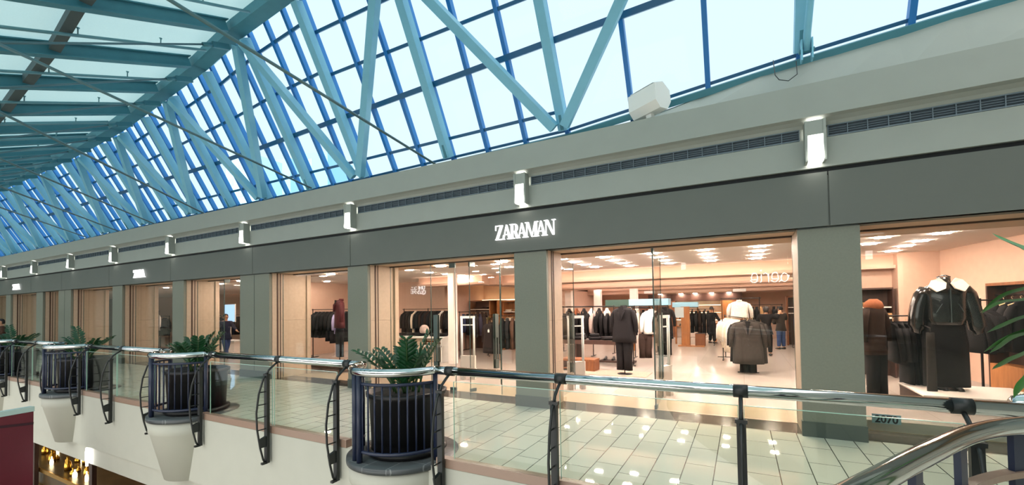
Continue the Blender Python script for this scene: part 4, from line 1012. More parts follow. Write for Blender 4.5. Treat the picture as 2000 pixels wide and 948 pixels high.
# --- security gates
def gate(label, x, y, rz=0):
    t = thing('security_gate', label, 'security gate', (x, y, .002), rz)
    for s in (-1, 1): MB().tube([(s*.16, 0, .52), (s*.16, 0, 1.58)], .028, 12).build('side_tube', M_WHITE, t)
    MB().box(-.19, .19, -.025, .025, 1.54, 1.60).build('top_bar', M_WHITE, t); MB().box(-.16, .16, -.012, .012, 1.36, 1.385).build('crossbar', M_WHITE, t)
    MB().rbox(-.2, .2, -.05, .05, .18, .60, .02).build('body', mat('pale_grey_plastic', 'cfc6bb', .4), t)
    for s in (-1, 1): MB().box(s*.14-.05, s*.14+.05, -.06, .06, 0, .2).build('foot', mat('pale_grey_plastic', '', .4), t)
    return t
gate('white security gate standing inside the main entrance beside its narrow column', -3.22, 8.95, .7)
gate('white security gate standing inside the main entrance by the middle door leaf', -1.38, 8.95, 1.2)
gate('white security gate standing inside the second entrance', -6.15, 9.1, .3)
# --- main entrance bay
clothes_rack('long black rail of dark shirts and coats behind the dark wooden table', (-6.6, 15.2), (-3.2, 15.2), 1.78, posts=(.1, 1.8, 3.3))
its = [('coat', 'black', 1.1), ('shirt', 'white', .8), ('coat', 'black', 1.1), ('jacket', 'black', .9), ('coat', 'black', 1.05), ('jacket', 'charcoal', .95), ('coat', 'black', 1.0), ('jacket', 'black', .95), ('coat', 'black', 1.0), ('shirt', 'pale pink grey', 1.0), ('coat', 'black', 1.0), ('jacket', 'black', .95), ('coat', 'charcoal', 1.0), ('jacket', 'black', .95), ('coat', 'black', 1.0), ('jacket', 'black', 1.0), ('coat', 'charcoal', 1.0), ('coat', 'black', 1.05)]
fill_rack('behind the dark wooden table', (-6.55, 15.2), (-3.25, 15.2), 1.62, its, 'garments behind the dark wooden table', 9)
clothes_rack('higher black rail with a few bags behind the long rail of shirts', (-6.4, 16.3), (-4.3, 16.3), 1.80)
fill_rack('higher up behind the long rail of shirts', (-6.3, 16.3), (-4.4, 16.3), 1.80, [('jacket', 'black', .5), ('shirt', 'rust', .6), ('jacket', 'black', .5), ('shirt', 'white', .6), ('jacket', 'black', .6), ('shirt', 'cream', .6)], 'garments on the higher rail', 10)
dt = thing('display_table', 'long dark wooden table with folded black clothes in the main entrance', 'table', (-4.0, 12.9, .002))
MB().box(-1.15, 1.15, -.42, .42, .66, .78).build('top', M_DWOOD, dt)
for x in (-.55, .95): MB().box(x-.04, x+.04, -.3, .3, 0, .66).build('leg', M_DWOOD, dt)
MB().box(-.55, .95, -.03, .03, .1, .14).build('stretcher', M_DWOOD, dt)
for i, x in enumerate((-.85, -.45, .0, .4, .85)):
    folded((-4.0+x, 12.8, .783), 'black', 'black folded garment on the long dark table, %s along' % ORD[i], .36, .36, .1, 'folded black garments on the dark table', .2*i)
    if i in (1, 2): folded((-4.0+x, 12.8, .884), ('charcoal', 'black')[i-1], '%s folded garment on top of the %s pile on the long dark table' % (('charcoal', 'black')[i-1], ORD[i]), .3, .3, .08, 'folded black garments on the dark table', .3)
bx = thing('low_bench', 'low walnut bench box in front of the long dark table', 'bench', (-4.1, 11.7, .002))
MB().box(-.5, .5, -.25, .25, .28, .33).build('top', M_WOOD, bx); MB().box(.2, .5, -.22, .22, 0, .28).build('side_block', M_WOOD, bx); MB().box(-.5, -.44, -.22, .22, 0, .28).build('side_panel', M_WOOD, bx); MB().box(-.44, .2, -.2, .2, .05, .08).build('lower_shelf', M_WOOD, bx)
sb = thing('shoe_board', 'low dark board carrying black shoes under the table', 'board', (-3.55, 13.75, .002))
MB().box(-.55, .55, -.2, .2, .0, .06).build('plank', M_DWOOD, sb)
for i in range(4):
    o = MB().loft([ring(0, y, .0, .05*a, .02, 12) if False else [(.045*a*math.cos(2*PI*k/12), y, .035*b+.035*b*math.sin(2*PI*k/12)) for k in range(12)] for y, a, b in ((-.13, .5, .5), (-.09, .95, .8), (0, .9, 1.1), (.07, .85, 1.7), (.12, .8, 1.6), (.135, .4, 1.0))]).build('shoe', mat('black_shoe_leather', '121011', .35), None, (-3.95+.26*i, 13.75, .063))
    tag(o, 'black leather shoe on the low dark board, %s along' % ORD[i], 'shoe', 'black shoes on the board'); MB().box(-.04, .04, -.12, .13, -.0, .012).build('sole', M_BLACK, o)
rg = MB().rbox(-.95, .85, -.45, .45, 0, .012, .02).build('thin_rug', fabric('sand', 'a08f80'), None, (-3.0, 11.45, .003)); tag(rg, 'thin tan rug on the cream floor under the black outfit stand', 'rug')
def stand(label, x, y, h, r=.19):
    t = thing('garment_stand', label, 'stand', (x, y, .016)); MB().lathe([(0, 0), (r, 0), (r, .012), (r*.3, .02), (0, .02)], 28).build('base', M_RACK, t); MB().tube([(0, 0, .02), (0, 0, h)], .013, 8).build('pole', M_RACK, t)
    MB().tube([(-.12, 0, h-.12), (0, 0, h-.05), (.12, 0, h-.12)], .012, 8).build('shoulder_bar', M_HANGER, t); return t
stand('black round-based stand carrying the black coat and trousers on the tan rug', -2.75, 11.35, 1.78)
garment('coat', 'black', (-2.75, 11.33, 1.83), -.25, .98, .56, .26, 'black coat on the round-based stand at the main entrance', lapel=True, hanger=False, seed=2)
garment('trousers', 'black', (-2.75, 11.35, 1.10), -.25, .98, .46, .22, 'wide black trousers under the black coat on the round-based stand', hanger=False, seed=1)
clothes_rack('black rail holding the white shirt beside the black coat', (-2.95, 13.2), (-1.95, 13.6), 1.75)
garment('shirt', 'white', (-2.42, 13.4, 1.72), .5, .78, .5, .2, 'loose white shirt hanging beside the black coat', seed=3)
garment('coat', 'black', (-2.15, 13.55, 1.72), .9, 1.05, .48, .14, 'black coat behind the white shirt', seed=1)
garment('trousers', 'dark brown', (-2.6, 13.35, 1.0), .4, .78, .4, .14, 'dark brown trousers hanging under the white shirt', hanger=False)
stand('slim black stand carrying the tall black outfit behind the middle door leaf', -2.42, 15.9, 1.75)
garment('coat', 'black', (-2.42, 15.9, 1.78), -.1, 1.15, .54, .26, 'tall black coat behind the middle door leaf', hanger=False, lapel=True)
garment('trousers', 'black', (-2.42, 15.9, 1.04), -.1, .98, .46, .22, 'black trousers under the tall black coat behind the middle door leaf', hanger=False)
def canopy(label, x0, x1, y, z0, z1, d=.7):
    t = thing('rack_header', label, 'display header', ((x0+x1)/2, y, .002)); w = (x1-x0)/2
    MB().box(-w, w, 0, d, z0, z1).build('header_box', mat('painted_blue_reflection', 'a6dcf5', .2, metal=.15), t)  # pale blue reflection is painted into the base colour
    MB().box(-w, w, -.01, 0, z0-.03, z0).build('lower_trim', M_RACK, t)
    for s in (-1, 1): MB().box(s*(w-.06)-.03, s*(w-.06)+.03, d-.16, d-.06, 0, z0).build('side_post', M_OAK, t)
    return t
canopy('mirrored header painted with a pale blue reflection over the coat rail of the main entrance', onY(1228, 590, 17).x, onY(1305, 590, 17).x, 17, 1.80, 2.05)
canopy('smaller mirrored header painted with a pale blue reflection farther back by the oak post', onY(1313, 596, 20.6).x, onY(1363, 596, 20.6).x, 20.6, 1.70, 1.92)
gb = MB().box(-.55, .55, 0, .05, 1.75, 2.05).build('dark_green_panel', mat('dark_green_panel', '3d5a50', .4), None, (onY(1212, 590, 17.2).x-.1, 17.3, 0)); tag(gb, 'dark green reflective panel beside the mirrored header', 'panel')
MB().box(-.02, .02, .01, .04, 0, 1.75).build('support', M_RACK, gb)
fill_rack('below the smaller mirrored header', (-2.1, 20.95), (-1.25, 20.95), 1.60, [('coat', 'black', 1.0), ('coat', 'charcoal', 1.0), ('coat', 'dark brown', 1.05), ('coat', 'black', 1.1), ('coat', 'charcoal', 1.0)], 'coats below the smaller mirrored header', 12)
fill_rack('below the larger mirrored header', (-4.2, 17.35), (-3.0, 17.35), 1.70, [('coat', 'black', 1.0), ('coat', 'charcoal', 1.0), ('coat', 'black', 1.05), ('shirt', 'cream', .8), ('coat', 'black', 1.1), ('coat', 'navy', 1.0), ('coat', 'black', 1.0)], 'coats below the larger mirrored header', 13)
for lab, x, y, L in (('black hanging rail under the smaller mirrored header', -2.2, 20.95, 1.1), ('black hanging rail under the larger mirrored header', -4.3, 17.35, 1.4)):
    clothes_rack(lab, (x, y), (x+L, y), 1.60 if y > 20 else 1.70)
op = thing('oak_post', 'tall oak display post with a small pale notice in the middle of the shop', 'display post', (-2.2, 20.2, .002))
MB().box(-.17, .17, -.12, .12, .04, 1.72).build('post_body', M_OAK, op); MB().box(-.3, .75, -.3, .3, 0, .04).build('base', M_OAK, op); MB().box(-.42, -.05, -.15, -.125, 1.25, 1.7).build('notice', mat('pale_notice', 'cfe0e4', .3), op)
bb = MB().rbox(-.2, .2, -.18, .18, 0, .5, .02).build('brown_box', M_WOOD, None, (-1.62, 20.25, .044)); tag(bb, 'brown wooden box standing beside the oak post', 'box'); MB().box(-.19, .19, -.17, .17, .5, .52).build('lid', M_DWOOD, bb)
# dark wood portal with lit shoe shelves at the back
x0, x1 = onY(1266, 580, 25.4).x, onY(1450, 580, 25.4).x
po = thing('wood_portal', 'dark wooden wall portal at the back of the shop with lit shoe shelves', 'wall unit', (0, 25.4, .002))
MB().box(x0, x1, 0, .5, 2.0, 2.40).build('header', M_DWOOD, po)
n0, n1, n2 = onY(1365, 600, 25.4).x, onY(1408, 600, 25.4).x, onY(1430, 600, 25.4).x
MB().box(n1, n2, 0, .5, 0, 2.0).build('side_panel', M_OAK, po); MB().box(n2, x1, .0, .5, 0, 2.0).build('side_panel', M_WOOD, po); MB().box(x0, n0-1.2, 0, .5, 0, 2.0).build('side_panel', M_WOOD, po)
MB().box(n0-1.2, n1, .45, .5, 0, 2.0).build('back_panel', M_CREAM, po)
for z in (.6, 1.0, 1.4):
    MB().box(n0-1.2, n1, .05, .45, z, z+.03).build('shelf', M_OAK, po); MB().box(n0-1.2, n1, .1, .13, z+.36, z+.38).build('shelf_light', E_COVE, po)
for k in range(6):
    for z in (1.032, 1.432, .632):
        o = MB().loft([[(.05*a*math.cos(2*PI*j/10), y, .04*b+.04*b*math.sin(2*PI*j/10)) for j in range(10)] for y, a, b in ((-.12, .5, .5), (-.08, .95, .8), (0, .9, 1.1), (.08, .85, 1.7), (.12, .4, 1.2))]).build('shoe', mat('black_shoe_leather', '', .35), None, (n0-1.0+.32*k, 25.6, z)); tag(o, 'dark shoe in the lit back shelves, %s across on the %s shelf' % (ORD[k], {1.032: 'middle', 1.432: 'top', .632: 'bottom'}[z]), 'shoe', 'shoes on the lit back shelves')
for k, u in enumerate((1290, 1330, 1358, 1390, 1424)):
    p = onY(u, 574, 25.3); o = MB().rbox(-.09, .09, -.09, .09, -.02, .0).build('spot_lamp', E_DOWN, None, (p.x, 25.2, 2.418)); tag(o, 'small spot lamp over the dark wooden portal, %s across' % ORD[k], 'ceiling light', 'spot lamps over the portal')
for k, (u, v) in enumerate(((1268, 571), (1444, 567))):
    p = onY(u, v, 23); o = MB().rbox(-.28, .28, -.02, .02, -.07, .07).build('exit_lamp', M_WHITE, None, (p.x, 23.1, p.z)); tag(o, 'small white box light hanging before the wooden portal, %s' % ('over its far end', 'over its near end')[k], 'light'); MB().box(-.008, .008, -.008, .008, .07, 2.95-p.z).build('hanger_rod', M_RACK, o)
# oak table at the back
ot = thing('oak_table', 'small oak table with slim legs behind the shopper in the long dark coat', 'table', (-.75, 22.9, .002)); MB().box(-.45, .45, -.35, .35, .86, .92).build('top', M_OAK, ot)
for x, y in ((-.4, -.3), (.4, -.3), (-.4, .3), (.4, .3)): MB().box(x-.03, x+.03, y-.03, y+.03, 0, .86).build('leg', M_OAK, ot)
for i in range(2): folded((-.9+.35*i, 22.9, .923), ('charcoal', 'white')[i], '%s folded garment on the small oak table' % ('charcoal', 'white')[i], .28, .26, .1)
# cream shirts and grey coat rack
clothes_rack('black rail of cream garments ending in the grey coat', (-.55, 16.4), (.12, 12.75), 1.42, posts=(.1, 3.6))
its = [('shirt', 'white', .8), ('shirt', 'cream', .85), ('coat', 'cream', 1.0), ('shirt', 'cream', .85), ('coat', 'cream', 1.05), ('shirt', 'white', .9), ('coat', 'cream', 1.05), ('shirt', 'cream', .9), ('shirt', 'white', .9), ('coat', 'cream', 1.0)]
fill_rack('of cream garments ending in the grey coat', (-.5, 16.2), (-.05, 13.7), 1.42, its, 'cream garments behind the grey coat', 14)
garment('coat', 'black', (.02, 13.1, 1.40), .05, 1.15, .6, .24, 'black coat tucked directly behind the big grey coat', seed=1)
garment('coat', 'mid grey', (.22, 12.85, 1.42), .22, 1.16, .62, .24, 'second grey coat half hidden behind the big grey coat', seed=2)
gc = garment('coat', 'grey', (.1, 12.5, 1.42), .08, 1.14, .64, .28, 'big grey single-breasted coat with lapels facing the main window', lapel=True)
for z in (-.52, -.66): MB().lathe([(0, 0), (.014, 0), (.014, .006), (0, .006)], 12).build('button', M_BLACK, gc).matrix_local = Matrix.Translation((.0, -.165, z)) @ Matrix.Rotation(PI/2, 4, 'X')
garment('trousers', 'black', (.1, 12.62, .78), .08, .74, .42, .2, 'black trousers showing under the big grey coat', hanger=False)
clothes_rack('high hook rail carrying the white shirt above the cream garments', (-.6, 15.6), (.5, 15.6), 1.98)
garment('shirt', 'white', (-.08, 15.6, 1.96), .1, .62, .56, .2, 'crisp white shirt hanging high above the cream garments', seed=2)
# racks at the back behind the second shopper
clothes_rack('back rail of mixed garments beside the second shopper', (.25, 21.5), (1.5, 21.5), 1.75)
fill_rack('at the back beside the second shopper', (.3, 21.5), (1.45, 21.5), 1.75, [('shirt', 'grey', .7), ('jacket', 'black', .8), ('shirt', 'tan', .7), ('jacket', 'charcoal', .8), ('shirt', 'brown', .7), ('jacket', 'black', .8), ('shirt', 'grey', .7)], 'garments on the back rail', 15)
dp = thing('wall_niche', 'dark wooden wall niche with pale shelves behind the second shopper', 'wall unit', (2.9, 21.8, .002))
MB().box(-1.2, 1.2, .4, .45, 0, 2.05).build('back_panel', M_DWOOD, dp); MB().box(-1.2, 1.2, 0, .45, 2.05, 2.1).build('top', M_WOOD, dp)
for s in (-1, 1): MB().box(s*1.2-.03, s*1.2+.03, 0, .45, 0, 2.1).build('side_panel', M_WOOD, dp)
for z in (1.35, 1.6): MB().box(-1.15, 1.15, .05, .4, z, z+.03).build('shelf', M_CREAM, dp)
clothes_rack('rail of dark jeans in front of the dark wooden niche', (1.75, 20.8), (3.1, 20.8), 1.35)
fill_rack('in front of the dark wooden niche', (1.8, 20.8), (3.05, 20.8), 1.35, [('trousers', 'denim', .9), ('trousers', 'charcoal', .9), ('trousers', 'black', .9), ('trousers', 'dark brown', .9), ('trousers', 'charcoal', .9), ('jacket', 'olive', .8), ('trousers', 'black', .9)], 'trousers before the wooden niche', 16)
stand('slim stand with a black jacket by the wide grey column', 2.55, 17.8, 1.6)
garment('coat', 'black', (2.55, 17.8, 1.62), 0, 1.0, .5, .24, 'black coat on the slim stand above the oak block', hanger=False)
ok = MB().rbox(-.3, .3, -.25, .25, 0, .42, .01).build('oak_block', M_OAK, None, (2.5, 17.2, .002)); tag(ok, 'plain oak display block near the wide grey column', 'block'); MB().box(-.28, .28, -.23, .23, .42, .425).build('top_face', M_OAK, ok)

# --- right-hand display window
RZ = .142
hx = onY(1706, 600, 9.75)
stand('slim stand carrying the rust-hooded coat beside the wide grey column', hx.x, 9.75, 1.62).location.z = RZ
garment('coat', 'dark brown', (hx.x, 9.75, onY(1706, 590, 9.75).z+.02), .7, .95, .40, .22, 'dark brown coat with a rust hood beside the wide grey column', hanger=False, lapel=False)
hd = MB().loft([ring(0, 0, z, a, b, 16, 2.2) for z, a, b in ((-.16, .14, .09), (-.08, .17, .12), (.0, .13, .10), (.05, .06, .05))]).build('hood', FB['rust'], bpy.data.objects[[o.name for o in COL.objects if o.get('label', '').startswith('dark brown coat with a rust hood')][0]], (0, 0, -.02))
garment('trousers', 'black', (hx.x+.02, 9.78, 1.22), .7, 1.05, .40, .18, 'long black trousers under the rust-hooded coat', hanger=False)
ra, rb_ = onY(1722, 632, 9.9), onY(1800, 634, 9.6)
clothes_rack('thin black rack of dark garments behind the leather jacket', (ra.x, 9.95), (rb_.x+.1, 10.0), onY(1760, 633, 9.95).z, posts=(.0, 1.0)).location.z = RZ*0+.142
zr_ = onY(1760, 633, 9.95).z
its = [('jacket', 'black', .72), ('coat', 'charcoal', .8), ('coat', 'black', 1.2), ('trousers', 'black', 1.2), ('coat', 'black', 1.2)]
fill_rack('behind the leather jacket', (ra.x+.12, 9.95), (rb_.x+.1, 10.0), zr_+.12, its, 'dark garments behind the leather jacket', 17)
bpos = onZ(1860, 795, .25)
pn = thing('display_plinth', 'low dark brown plinth under the leather jacket outfit', 'plinth', (3.05, 9.35, RZ)); MB().box(-.62, .75, -.55, .65, 0, .2).build('plinth_body', M_DWOOD, pn); MB().box(-.64, .77, -.57, .67, .2, .222).build('top', M_CREAM, pn)
jx = onY(1845, 600, 9.5).x; jt = onY(1852, 548, 9.5).z
jk = empty('leather_jacket', (jx, 9.5, jt), .12); tag(jk, 'glossy black leather jacket with cream shearling collar in the display window', 'jacket')
M_LEATHER = mat('glossy_black_leather', '0c0b0c', .22, bump=.5, bscale=14, coat=.5)
mb = MB(); jw = .50
mb.loft([ring(0, 0, z, a, b, 24, 2.3, w, 1.3, 7) for z, a, b, w in ((-.02, .09, .08, 0), (-.06, .15, .10, 0), (-.10, .25, .12, 0), (-.18, .29, .155, .01), (-.32, .27, .17, .02), (-.5, .265, .17, .035), (-.62, .27, .165, .03), (-.66, .25, .155, .0), (-.72, .245, .155, 0))])
mb.build('body', M_LEATHER, jk)
for s in (-1, 1):
    sv = MB(); n = 14; pts = [(s*.22, 0, -.13), (s*.29, .0, -.24), (s*.335, .0, -.42), (s*.365, -.01, -.6), (s*.385, -.03, -.76), (s*.385, -.035, -.80), (s*.385, -.04, -.86)]; rr = [.09, .10, .102, .105, .105, .07, .065]
    sv.loft([[(x+r*math.cos(2*PI*i/n)*(1+.06*math.sin(3*i+k)), y+r*.95*math.sin(2*PI*i/n), z+s*r*.45*math.cos(2*PI*i/n)) for i in range(n)] for k, ((x, y, z), r) in enumerate(zip(pts, rr))]); sv.build('sleeve', M_LEATHER, jk)
    cb = MB(); P_ = [(s*.03, -.115, -.05), (s*.10, -.09, .03), (s*.19, -.07, -.0), (s*.25, -.11, -.10), (s*.17, -.165, -.19), (s*.06, -.16, -.14)]
    v = P_+[(x, y-.035, z+.005) for x, y, z in P_]; n = 6
    cb.add(v, [tuple(range(n)), tuple(range(n, 2*n))[::-1]]+[(i, n+i, n+(i+1) % n, (i+1) % n) for i in range(n)]); cb.build('shearling_collar', mat('cream_shearling', 'f3e6d2', .95, bump=.8, bscale=90), jk)
MB().loft([ring(0, .0, z, a, b, 18, 2) for z, a, b in ((-.10, .095, .085), (-.02, .085, .075), (.05, .083, .075), (.055, .07, .06), (-.0, .07, .06))]).build('neck_stand', M_LEATHER, jk)
MB().box(-.006, .006, -.185, -.165, -.68, -.14).build('zip', mat('steel_zip', '8d8f90', .3, metal=1), jk)
MB().tube([(-.085, -.0, .06), (0, -.05, .085), (.085, 0, .06), (0, .05, .085)], .008, 8, True).build('neck_strap', M_LEATHER, jk)
for s in (-1, 1): MB().bar((s*.10, -.165, -.38), (s*.17, -.15, -.52), .008, .006).build('pocket_zip', mat('steel_zip', '', .3), jk)
stand('black stand carrying the leather jacket outfit on the dark brown plinth', jx, 9.52, jt-.36-.0).location.z = RZ+.222
garment('skirt', 'black', (jx-.02, 9.5, jt-.62), .1, jt-.62-.42, .56, .30, 'long straight black skirt under the leather jacket', hanger=False)
sc = MB().loft([[(.055*(1+.3*k/6)*math.cos(2*PI*i/12), .03*math.sin(2*PI*i/12), -.16*k) for i in range(12)] for k in range(7)]).build('grey_scarf', FB['mid grey'], None, (onY(1818, 660, 9.2).x, 9.22, onY(1818, 650, 9.2).z), .2); tag(sc, 'long grey knitted scarf hanging in front of the black skirt', 'scarf'); MB().tube([(0, 0, 0), (.01, .03, .07), (.02, .16, .1)], .012, 8).build('loop', FB['mid grey'], sc)
for i, s in enumerate((-.09, .09)):
    o = MB().loft([[(.045*a*math.cos(2*PI*k/12), y, .035*b+.035*b*math.sin(2*PI*k/12)) for k in range(12)] for y, a, b in ((-.13, .5, .5), (-.09, .95, .8), (0, .9, 1.1), (.07, .85, 2.6), (.12, .8, 2.6), (.135, .4, 1.0))]).build('ankle_boot', mat('black_shoe_leather', '', .35), None, (jx+s, 9.42, RZ+.224), .15); tag(o, 'black ankle boot under the long black skirt, the %s one' % ('column-side', 'wall-side')[i], 'boot', 'boots under the black skirt'); MB().box(-.035, .035, -.12, .12, -.0, .01).build('sole', M_BLACK, o)
bx_ = onY(1722, 560, 9.9)
ap = onY(1916, 640, 10.2)
clothes_rack('thin black rail of dark jackets by the beige side wall of the display window', (ap.x-.05, 10.2), (ap.x+.75, 10.5), 1.66, posts=(.06,)).location.z = .142
fill_rack('by the beige side wall of the display window', (ap.x-.15, 10.15), (ap.x+.2, 10.3), 1.72, [('jacket', 'black', .75), ('jacket', 'charcoal', .8), ('jacket', 'black', .75)], 'dark jackets by the side wall', 18)
kk = 0.0
def pxu(p): q = p-EYE; return CAM_CX+CAM_F*q.dot(CR)/q.dot(CF)
while pxu(pB+dBC*kk) < 1966 and kk < 9: kk += .02
wp = pB+dBC*kk; nrm = Vector((dBC.y, -dBC.x, 0)); nrm = nrm if nrm.dot(EYE-wp) > 0 else -nrm
nx = thing('side_niche', 'dark wooden side niche with hanging coats beyond the long leaves', 'wall unit', (wp.x, wp.y, .142), math.atan2(dBC.y, dBC.x)); nx.location += nrm*.03
sg_ = 1 if nrm.dot(Vector((-dBC.y, dBC.x, 0))) > 0 else -1
def nb(x0, x1, y0, y1, z0, z1): return MB().box(x0, x1, min(sg_*y0, sg_*y1), max(sg_*y0, sg_*y1), z0, z1)
nb(0, 1.7, 0, .03, 0, 1.95).build('back_panel', M_DWOOD, nx); nb(0, 1.7, .03, .3, 1.92, 1.97).build('top', M_WOOD, nx); nb(.04, 1.7, .03, .3, 0, .5).build('drawer_block', M_OAK, nx); nb(0, .04, .03, .3, 0, 1.92).build('side_panel', M_DWOOD, nx)
MB().tube([(.04, sg_*.18, 1.75), (1.66, sg_*.18, 1.75)], .012, 8).build('rail', M_RACK, nx)
for k in range(3):
    p = wp+dBC*(.22+.2*k)+nrm*.2; garment('coat', ('black', 'charcoal', 'black')[k], (p.x, p.y, .142+1.70), math.atan2(nrm.y, nrm.x), .95, .3, .12, '%s coat hanging in the side niche beyond the long leaves, %s along' % (('black', 'charcoal', 'black')[k], ORD[k]), 'coats in the side niche', seed=k)
cvn = onY(1700, 560, 13.5)
wn_ = thing('window_niche', 'dark wooden wall niche with pale shelves behind the rust-hooded coat', 'wall unit', ((onY(1672, 600, 13.2).x+onY(1746, 600, 13.2).x)/2, 13.2, .002)); ww = (onY(1746, 600, 13.2).x-onY(1672, 600, 13.2).x)/2; ht = onY(1710, 566, 13.2).z
MB().box(-ww, ww, .4, .45, 0, ht).build('back_panel', M_DWOOD, wn_); MB().box(-ww, ww, 0, .45, ht, ht+.04).build('top', M_DWOOD, wn_)
for s in (-1, 1): MB().box(s*ww-.02, s*ww+.02, 0, .45, 0, ht).build('side_panel', M_DWOOD, wn_)
for v in (602, 623): z = onY(1715, v, 13.3).z; MB().box(-ww+.03, ww-.03, .05, .4, z, z+.03).build('shelf', M_CREAM, wn_); 
for i, (u, z) in enumerate(((1700, 602), (1730, 623))):
    p = onY(u, z, 13.35); folded((p.x, 13.4, p.z+.035), 'tan', 'tan folded knit on the %s shelf of the niche behind the rust-hooded coat' % ('upper', 'lower')[i], .3, .26, .1)
struct('wall_niche_back', MB().box(1.4, pA.x+.1, 13.66, 13.8, 0, 2.95), M_BEIGE)
for x in (pA.x-.03,): struct('wall_niche_side', MB().box(x, x+.1, pA.y, 13.7, 0, 2.95), M_BEIGE)
# number plate at the foot of the right-hand window
na = onY(1703, 817, 7.53); nbp = onY(1760, 817, 7.53)
nz = na.z; hN = .115
ns = thing('number_plate', 'grey number plate reading 2070 low on the display window glass', 'number sign', ((na.x+nbp.x)/2, 7.53, nz))
MB().box(-(nbp.x-na.x)/2, (nbp.x-na.x)/2, .0, .006, -.062, .062).build('plate', mat('grey_teal_plate', '7d9a9c', .5), ns)
text_obj('lettering', '2070', .135, mat('black_vinyl', '0b1416', .5), (0, -.001, -.048), (PI/2, 0, 0), .002, ns, .004).scale = (1.22*(nbp.x-na.x)/.41, 1, 1)
# far bays: screen, shoppers' rails
scx = onY(449, 612, 12.5)
scn = thing('screen_totem', 'upright glowing blue screen on a white pole in the far shop bay', 'screen', (scx.x, 12.5, .002)); MB().box(-.42, .42, -.02, .03, scx.z-.42, scx.z+.42).build('display', E_SCREEN, scn); MB().box(-.44, .44, .0, .05, scx.z-.45, scx.z+.45).build('casing', M_WHITE, scn); MB().box(-.04, .04, .0, .05, .03, scx.z-.4).build('pole', M_WHITE, scn); MB().rbox(-.3, .3, -.2, .25, 0, .03, .05).build('base', M_WHITE, scn)
fx = onY(405, 630, 11.6).x
for k, (u0, u1, y, items) in enumerate(((418, 432, 11.8, [('coat', 'black', 1.0), ('coat', 'navy', 1.0), ('jacket', 'black', .9), ('coat', 'charcoal', 1.0)]), (452, 470, 13.6, [('coat', 'black', 1.0), ('jacket', 'black', .9), ('coat', 'navy', 1.0), ('coat', 'black', 1.0)]))):
    a = onY(u0, 620, y); b = onY(u1, 620, y)
    clothes_rack('dark clothes rail in the far shop bay, %s the glowing screen' % ('before', 'behind')[k], (a.x, y), (b.x, y), 1.62); fill_rack('of the far shop bay %s the glowing screen' % ('before', 'behind')[k], (a.x, y), (b.x, y), 1.62, items, 'garments of the far shop bay %d' % (k+1), 20+k)
wt_ = thing('white_table', 'low white table with small display in the far shop bay', 'table', (onY(456, 690, 11.4).x, 11.4, .002)); MB().box(-.6, .6, -.3, .3, .45, .5).build('top', M_WHITE, wt_); MB().box(-.5, .5, -.25, .25, 0, .45).build('block_base', M_CREAM, wt_)
# small white display figures and shelves behind the far glass
for k, (u, v0, v1, y) in enumerate(((302, 610, 660, 10.2), (322, 620, 665, 10.6))):
    a = onY(u, v0, y); garment('coat', ('white', 'grey')[k], (a.x, y, a.z), .3, .9, .5, .2, '%s coat in the far glass bay above the planters' % ('white', 'grey')[k], hanger=True); clothes_rack('short rail holding the %s coat in the far glass bay' % ('white', 'grey')[k], (a.x-.45, y), (a.x+.45, y), a.z+.045)

